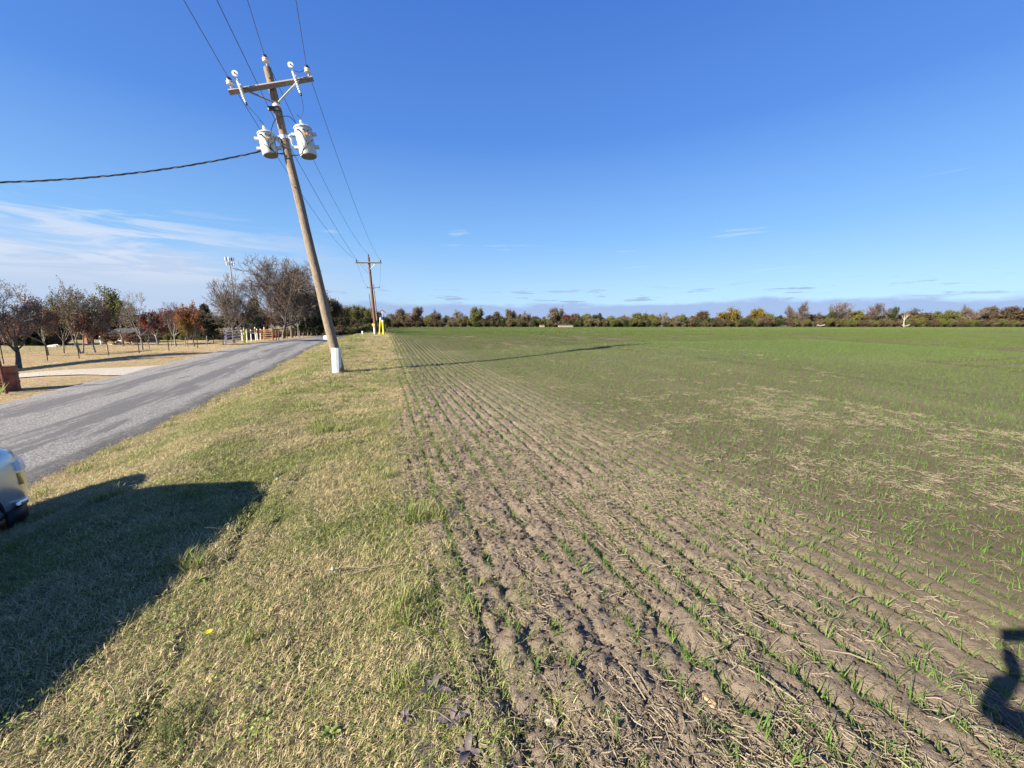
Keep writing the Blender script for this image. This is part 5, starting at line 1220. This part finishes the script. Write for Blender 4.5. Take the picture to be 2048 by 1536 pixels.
for sg in (-1, 1):
    for x0, z0, x1, z1 in ((-.9, 1.06, -1.5, 1.74), (-2.9, 1.05, -2.9, 1.86), (-4.75, 1.05, -4.5, 1.76)):
        mb = MB(); mb.tube([(x0, sg * .86, z0), (x1, sg * .70, z1)], .04, 6); mb.build('pillar', M_PAINT, car)
    mb = MB(); mb.lathe([(.02, -.13), (.09, -.09), (.11, 0), (.09, .09), (.02, .13)], Matrix.Translation((-1.45, sg * 1.0, 1.22)) @ Matrix.Rotation(math.pi / 2, 4, 'X'), 12); mb.build('mirror', M_PAINT, car, True)
    for x in (-.98, -3.85):
        c_ = Vector((x, sg * .80, .36)); ax = Matrix.Translation(c_) @ Matrix.Rotation(-sg * math.pi / 2, 4, 'X')
        mb = MB(); mb.lathe([(.235, -.10), (.33, -.115), (.358, -.08), (.362, 0), (.358, .08), (.33, .115), (.235, .10)], ax, 40); wh = mb.build('wheel', M_TYRE, car, True)
        mb = MB(); mb.lathe([(.238, -.10), (.238, .105), (.215, .10), (.21, .02), (.05, .03)], ax, 40); mb.build('rim', M_BLACKP, wh, True)
        for k in range(5):
            a0 = k * 1.2566; mb = MB()
            for da in (-.16, .16):
                mb.tube([ax @ Vector((.04 * math.cos(a0), .04 * math.sin(a0), .085)), ax @ Vector((.222 * math.cos(a0 + da), .222 * math.sin(a0 + da), .095))], .017, 4)
            mb.build('spoke', M_RIM, wh)
        mb = MB(); mb.lathe([(.03, .1), (.055, .105), (.05, .12)], ax, 12); mb.build('hub_cap', M_RIM, wh)
    mb = MB(); mb.v += [Vector(p) for p in ((-.015, sg * .48, .665), (-.115, sg * .71, .675), (-.315, sg * .865, .71), (-.315, sg * .85, .80), (-.12, sg * .69, .79), (-.02, sg * .48, .775))]
    mb.f += [[0, 1, 4, 5], [1, 2, 3, 4]]; o = mb.build('headlight', M_LAMP, car); q = o.modifiers.new('thick', 'SOLIDIFY'); q.thickness = .05; q.offset = 0
    mb = MB(); mb.tube([(-.305, sg * .868, .58), (-.325, sg * .862, .69)], .018, 6); mb.build('indicator', M_AMBER, car)
    mb = MB(); mb.tube([(-.16, sg * .75, .39), (-.30, sg * .86, .40), (-.42, sg * .925, .43)], [.012, .026, .018], 6); mb.build('trim', M_RIM, car)
    mb = MB(); ol = [(-.06, .56), (-.16, .71), (-.33, .84), (-.50, .90)]
    for x_, y_ in ol: mb.v += [Vector((x_, sg * y_, .19)), Vector((x_, sg * y_, .38))]
    for k in range(3): mb.f.append([2 * k, 2 * k + 2, 2 * k + 3, 2 * k + 1])
    o = mb.build('lower_cladding', M_BLACKP, car, True); q = o.modifiers.new('thick', 'SOLIDIFY'); q.thickness = .03; q.offset = 0
    mb = MB(); arc = [(-.98 + .435 * math.cos(t), sg * .928, .36 + .435 * math.sin(t)) for t in np.linspace(.1, math.pi - .1, 20)]; mb.tube(arc, .013, 6); mb.build('arch_trim', M_BLACKP, car, True)
mb = MB(); mb.box(.0, 0, .5, .06, .85, .2); mb.build('grille', M_BLACKP, car)
mb = MB(); mb.box(-.07, 0, .28, .14, 1.15, .1); mb.build('bumper', M_BLACKP, car)

# ------------------------------------------------------------------ the person taking the photograph (behind the lens; their arm throws the shadow at the lower right)
def skin(name, verts, edges, mt, parent, levels=2, root=0):
    me = bpy.data.meshes.new(name); me.from_pydata([v[:3] for v in verts], edges, [])
    o = bpy.data.objects.new(name, me); COL.objects.link(o)
    m = o.modifiers.new('skin', 'SKIN'); m.use_smooth_shade = True
    for i, v in enumerate(verts):
        sv = me.skin_vertices[0].data[i]; r_ = v[3] if isinstance(v[3], tuple) else (v[3], v[3]); sv.radius = r_; sv.use_root = (i == root)
    sb = o.modifiers.new('sub', 'SUBSURF'); sb.levels = sb.render_levels = levels
    dg = bpy.context.evaluated_depsgraph_get(); dg.update(); m2 = bpy.data.meshes.new_from_object(o.evaluated_get(dg)); m2.name = name; bpy.data.objects.remove(o)
    m2.materials.clear(); return mesh_obj(name, m2, mt, parent)
M_SKIN = mat('skin_tone', (.45, .27, .19), .6, vary=.05); M_JACKET = mat('navy_jacket', (.03, .04, .08), .85, vary=.15); M_JEANS = mat('blue_jeans', (.06, .09, .16), .9, vary=.2); M_HAIR = mat('brown_hair', (.06, .035, .02), .7, vary=.2); M_BOOT = mat('dark_boots', (.04, .03, .022), .7)
pp = empty('person', (.26, -.42, tz(.26, -.42))); tag(pp, 'person in a dark jacket holding up a phone, known only by the arm shadow', 'person')
g_ = pp.location.z
V = [(0, 0, .95, .11), (0, .01, 1.2, .12), (0, .0, 1.40, .11), (0, .01, 1.50, .05), (0, .03, 1.58, .075), (0, .035, 1.68, .085), (0, .03, 1.76, .05)]
E = [(0, 1), (1, 2), (2, 3), (3, 4), (4, 5), (5, 6)]
for sg in (-1, 1):
    b0 = len(V); el_ = (.04, .27, 1.20) if sg > 0 else (-.262, .41, 1.25); hd = (-.12, .385, 1.50) if sg > 0 else (-.232, .375, 1.50)
    V += [(sg * .17, .0, 1.41, .06), (*el_, .042), (hd[0], hd[1] - .02, 1.44, .028), (*hd, .032)]; E += [(2, b0), (b0, b0 + 1), (b0 + 1, b0 + 2), (b0 + 2, b0 + 3)]
    for f_ in range(5):
        b1 = len(V); x0 = hd[0] + sg * (.012 - .003 * f_); z0 = 1.545 - .019 * f_; 
        if f_ == 4: V += [(hd[0] - sg * .02, .39, 1.515, .010), (hd[0] - sg * .035, .392, 1.54, .008)]
        else: V += [(x0 + sg * .012, .392, z0, .009), (x0 + sg * .01, .402, z0 + .004, .008), (x0 - sg * .008, .402, z0 + .005, .007)]
        E += [(b0 + 3, b1)] + [(b1 + i, b1 + i + 1) for i in range(len(V) - b1 - 1)]
    b2 = len(V); V += [(sg * .10, 0, .88, .085), (sg * .12, .02, .48, .058), (sg * .13, -.02, .10, .042), (sg * .14, .10, .04, .035)]; E += [(0, b2), (b2, b2 + 1), (b2 + 1, b2 + 2), (b2 + 2, b2 + 3)]
skin('body', V, E, M_SKIN, pp)
V = [(0, 0, .92, (.19, .14)), (0, .01, 1.2, (.19, .14)), (0, 0, 1.42, (.15, .11)), (0, .01, 1.50, .07)]; E = [(0, 1), (1, 2), (2, 3)]
for sg in (-1, 1):
    b0 = len(V); V += [(sg * .18, .0, 1.42, .078)] + ([(.04, .27, 1.20, .062), (-.15, .36, 1.42, .045)] if sg > 0 else [(-.262, .41, 1.24, .040), (-.25, .365, 1.42, .042)]); E += [(2, b0), (b0, b0 + 1), (b0 + 1, b0 + 2)]
skin('jacket', V, E, M_JACKET, pp)
V = [(0, 0, .95, (.18, .135))]; E = []
for sg in (-1, 1):
    b2 = len(V); V += [(sg * .10, 0, .86, .105), (sg * .12, .02, .48, .078), (sg * .13, -.02, .08, .062)]; E += [(0, b2), (b2, b2 + 1), (b2 + 1, b2 + 2)]
skin('trousers', V, E, M_JEANS, pp)
for sg in (-1, 1): skin('boot', [(sg * .13, -.05, .05, .055), (sg * .14, .08, .045, .05), (sg * .145, .17, .035, .04)], [(0, 1), (1, 2)], M_BOOT, pp)
skin('hair', [(0, -.02, 1.66, .075), (0, .0, 1.73, .092), (0, .03, 1.78, .07)], [(0, 1), (1, 2)], M_HAIR, pp)
for sg in (-1, 1):
    skin('ear', [(sg * .088, .03, 1.65, .012), (sg * .092, .025, 1.675, .014)], [(0, 1)], M_SKIN, pp); mb = MB(); mb.lathe([(.001, -.011), (.009, -.005), (.011, 0), (.009, .005), (.001, .011)], Matrix.Translation((sg * .032, .112, 1.675)), 10); mb.build('eye', M_PORC, pp, True)
skin('nose', [(0, .115, 1.665, .009), (0, .132, 1.64, .012)], [(0, 1)], M_SKIN, pp); skin('mouth', [(-.022, .108, 1.605, .005), (0, .114, 1.605, .007), (.022, .108, 1.605, .005)], [(0, 1), (1, 2)], mat('lips', (.42, .17, .14), .5), pp, root=1)
mb = MB(); mb.box(0, 0, 0, .147, .008, .072); ph = mb.build('phone', M_DARK); ph.location = (.066, -.014, EYE - .02); ph.rotation_euler = (-TH, 0, 0); tag(ph, 'dark phone held up in both hands by the photographer', 'phone')

# ------------------------------------------------------------------ single small things in the near ground
def on_ground(u, v, dz=0.0):
    p = gp(u, v); 
    for _ in range(3): p.z = float(gz(np.array([p.x]), np.array([p.y]))[0])
    p.z += dz; return p
M_PURP = leaf_mat('purple_weed_leaf', (.14, .10, .11), (.19, .16, .14), .1)
def rosette(u, v, n, ln, seed, label, mt):
    r = random.Random(seed); e = empty('rosette_weed', on_ground(u, v, .012)); tag(e, label, 'weed')
    for i in range(n):
        a = i * 6.283 / n + r.uniform(-.3, .3); l_ = ln * r.uniform(.7, 1.15); vs, fs = [], []
        for k in range(7):
            t = k / 6; w = l_ * .19 * math.sin(math.pi * min(1, .12 + t ** .8 * .86)) + .002; x = l_ * t; z = (.16 + .25 * (i % 2)) * l_ * math.sin(t * 2.0)
            for sgn in (-1, 0, 1): vs.append((x * math.cos(a) - sgn * w * math.sin(a), x * math.sin(a) + sgn * w * math.cos(a), z + (.004 if sgn else 0) + .003 * math.sin(7 * t + sgn)))
        for k in range(6):
            for j in range(2): q = k * 3 + j; fs.append((q, q + 1, q + 4, q + 3))
        o = mesh_obj('leaf', fast_mesh('leaf', vs, fs, True), mt, e)
    return e
rosette(868, 1388, 5, .075, 1, 'dark purple broad-leaved weed at the edge of the verge, topmost of three', M_PURP)
rosette(903, 1440, 4, .07, 2, 'dark purple broad-leaved weed just below the topmost one', M_PURP)
rosette(935, 1505, 4, .065, 3, 'dark purple broad-leaved weed nearest the bottom of the view', M_PURP)
rosette(812, 1440, 4, .045, 4, 'small purplish weed lying in the verge grass left of the others', M_PURP)
M_GW = leaf_mat('green_weed_leaf', (.16, .22, .04), (.30, .36, .10), .3)
rosette(660, 1480, 7, .04, 6, 'light green weed rosette in the verge grass near the bottom', M_GW)
rosette(100, 1500, 6, .035, 7, 'green weed rosette in the lower left corner of the verge', M_GW)
rosette(398, 1168, 8, .04, 8, 'green weed rosette just right of the car shadow edge', M_GW)
b = on_ground(419, 1287, .01); e = empty('dandelion', b); tag(e, 'single bright yellow dandelion flower in the verge grass', 'flower')
mb = MB(); mb.tube([(0, 0, 0), (.004, 0, .045)], .0025, 6); mb.build('stem', M_GW, e)
mb = MB()
for k in range(26):
    a = k * 2.4; l_ = .010 + .008 * (k / 26); mb.poly([(.004, 0, .046), (.004 + l_ * math.cos(a - .15), l_ * math.sin(a - .15), .050), (.004 + l_ * math.cos(a + .15), l_ * math.sin(a + .15), .050)])
mb.build('petal_head', mat('dandelion_yellow', (.85, .62, .01), .6, vary=.05), e)
for u, v, lb in ((556, 968, 'white dandelion seed head beside the tip of the car shadow'), (667, 1157, 'white dandelion seed head low in the verge grass')):
    b = on_ground(u, v, .0); e = empty('dandelion_clock', b); tag(e, lb, 'seed head'); mb = MB(); mb.tube([(0, 0, 0), (0, 0, .05)], .002, 5); mb.build('stem', M_GW, e)
    mb = MB(); mb.lathe([(.002, .042), (.009, .045), (.013, .054), (.009, .062), (.002, .066)], None, 12); mb.build('seed_ball', mat('seed_fluff', (.40, .38, .33), .9, vary=.08), e, True)
for i, (u, v, sz, lb, cl) in enumerate(((1103, 1444, .030, 'flat pale stone on the bare soil, larger of the two near the purple weeds', (.30, .255, .18)), (1140, 1462, .018, 'small pale stone right of the larger flat one', (.42, .37, .28)),
        (1573, 1265, .026, 'rounded tan stone between crop rows', (.45, .36, .24)), (990, 1155, .018, 'small tan pebble on the soil beside the verge edge', (.45, .38, .26)), (1418, 1408, .03, 'pale orange clod between crop rows', (.42, .29, .16)), (1375, 1410, .016, 'yellowish clod left of the pale orange one', (.45, .34, .17)))):
    b = on_ground(u, v, .004); o = mesh_obj('stone', rock_mesh(200 + i, .6), mat('stone_%d' % i, cl, .9, vary=.2)); o.location = b; o.scale = (sz * 1.2, sz * .8, sz); o.rotation_euler = (0, 0, i * 1.3); tag(o, lb, 'stone')
M_TUFT = leaf_mat('dark_tuft_leaf', (.06, .095, .022), (.15, .19, .05), .3)
for i, (u, v, ra, n, hh, lb) in enumerate(((835, 1040, .10, 130, .11, 'dark green grass tuft at the verge edge, level with the tip of the car shadow'), (880, 1028, .06, 60, .08, 'thin green tuft right of the dark tuft at the verge edge'),
        (355, 1455, .09, 120, .10, 'dark green grass tuft near the bottom left of the verge'), (345, 1510, .06, 60, .08, 'smaller green tuft just below the dark one at the bottom left'), (795, 882, .13, 130, .10, 'green grass tuft on the verge between the leaning pole and the crop rows'),
        (640, 870, .14, 90, .08, 'low green tuft in the middle of the verge'), (770, 1075, .08, 60, .07, 'low green tuft left of the verge edge'), (690, 744, .16, 140, .20, 'grass tuft at the foot of the white pole guard'), (630, 1185, .11, 110, .07, 'dark low tuft right of the lower car shadow'))):
    b = on_ground(u, v, 0); r_ = random.Random(300 + i); me = blades_mesh('grass_tuft', n, ra, hh * .5, hh, .0042, 1.0, r_, 3, tint=False); o = mesh_obj('grass_tuft', me, M_TUFT); o.location = b; tag(o, lb, 'grass tuft')
# a few longer dry stalks lying near by
for i, (u, v, l_, a_) in enumerate(((700, 1160, .35, .35), (650, 1152, .28, .1), (1290, 1420, .2, 1.9), (1760, 1345, .22, 2.7), (1590, 1418, .26, 2.3), (1850, 1318, .14, .2), (1640, 1095, .12, .3), (1690, 1215, .2, .25))):
    b = on_ground(u, v, .03); mb = MB(); d = Vector((math.cos(a_), math.sin(a_), 0)); mb.tube([Vector((0, 0, 0)), d * l_ * .5 + Vector((0, .01, .012)), d * l_], [.004, .0035, .002], 5); o = mb.build('dry_stalk', M_STRAW); o.location = b
    tag(o, 'long dry stalk lying on the verge grass' if u < 800 else 'long dry stalk lying across the crop rows', 'stalk', 'stalks on the verge' if u < 800 else 'stalks in the field')
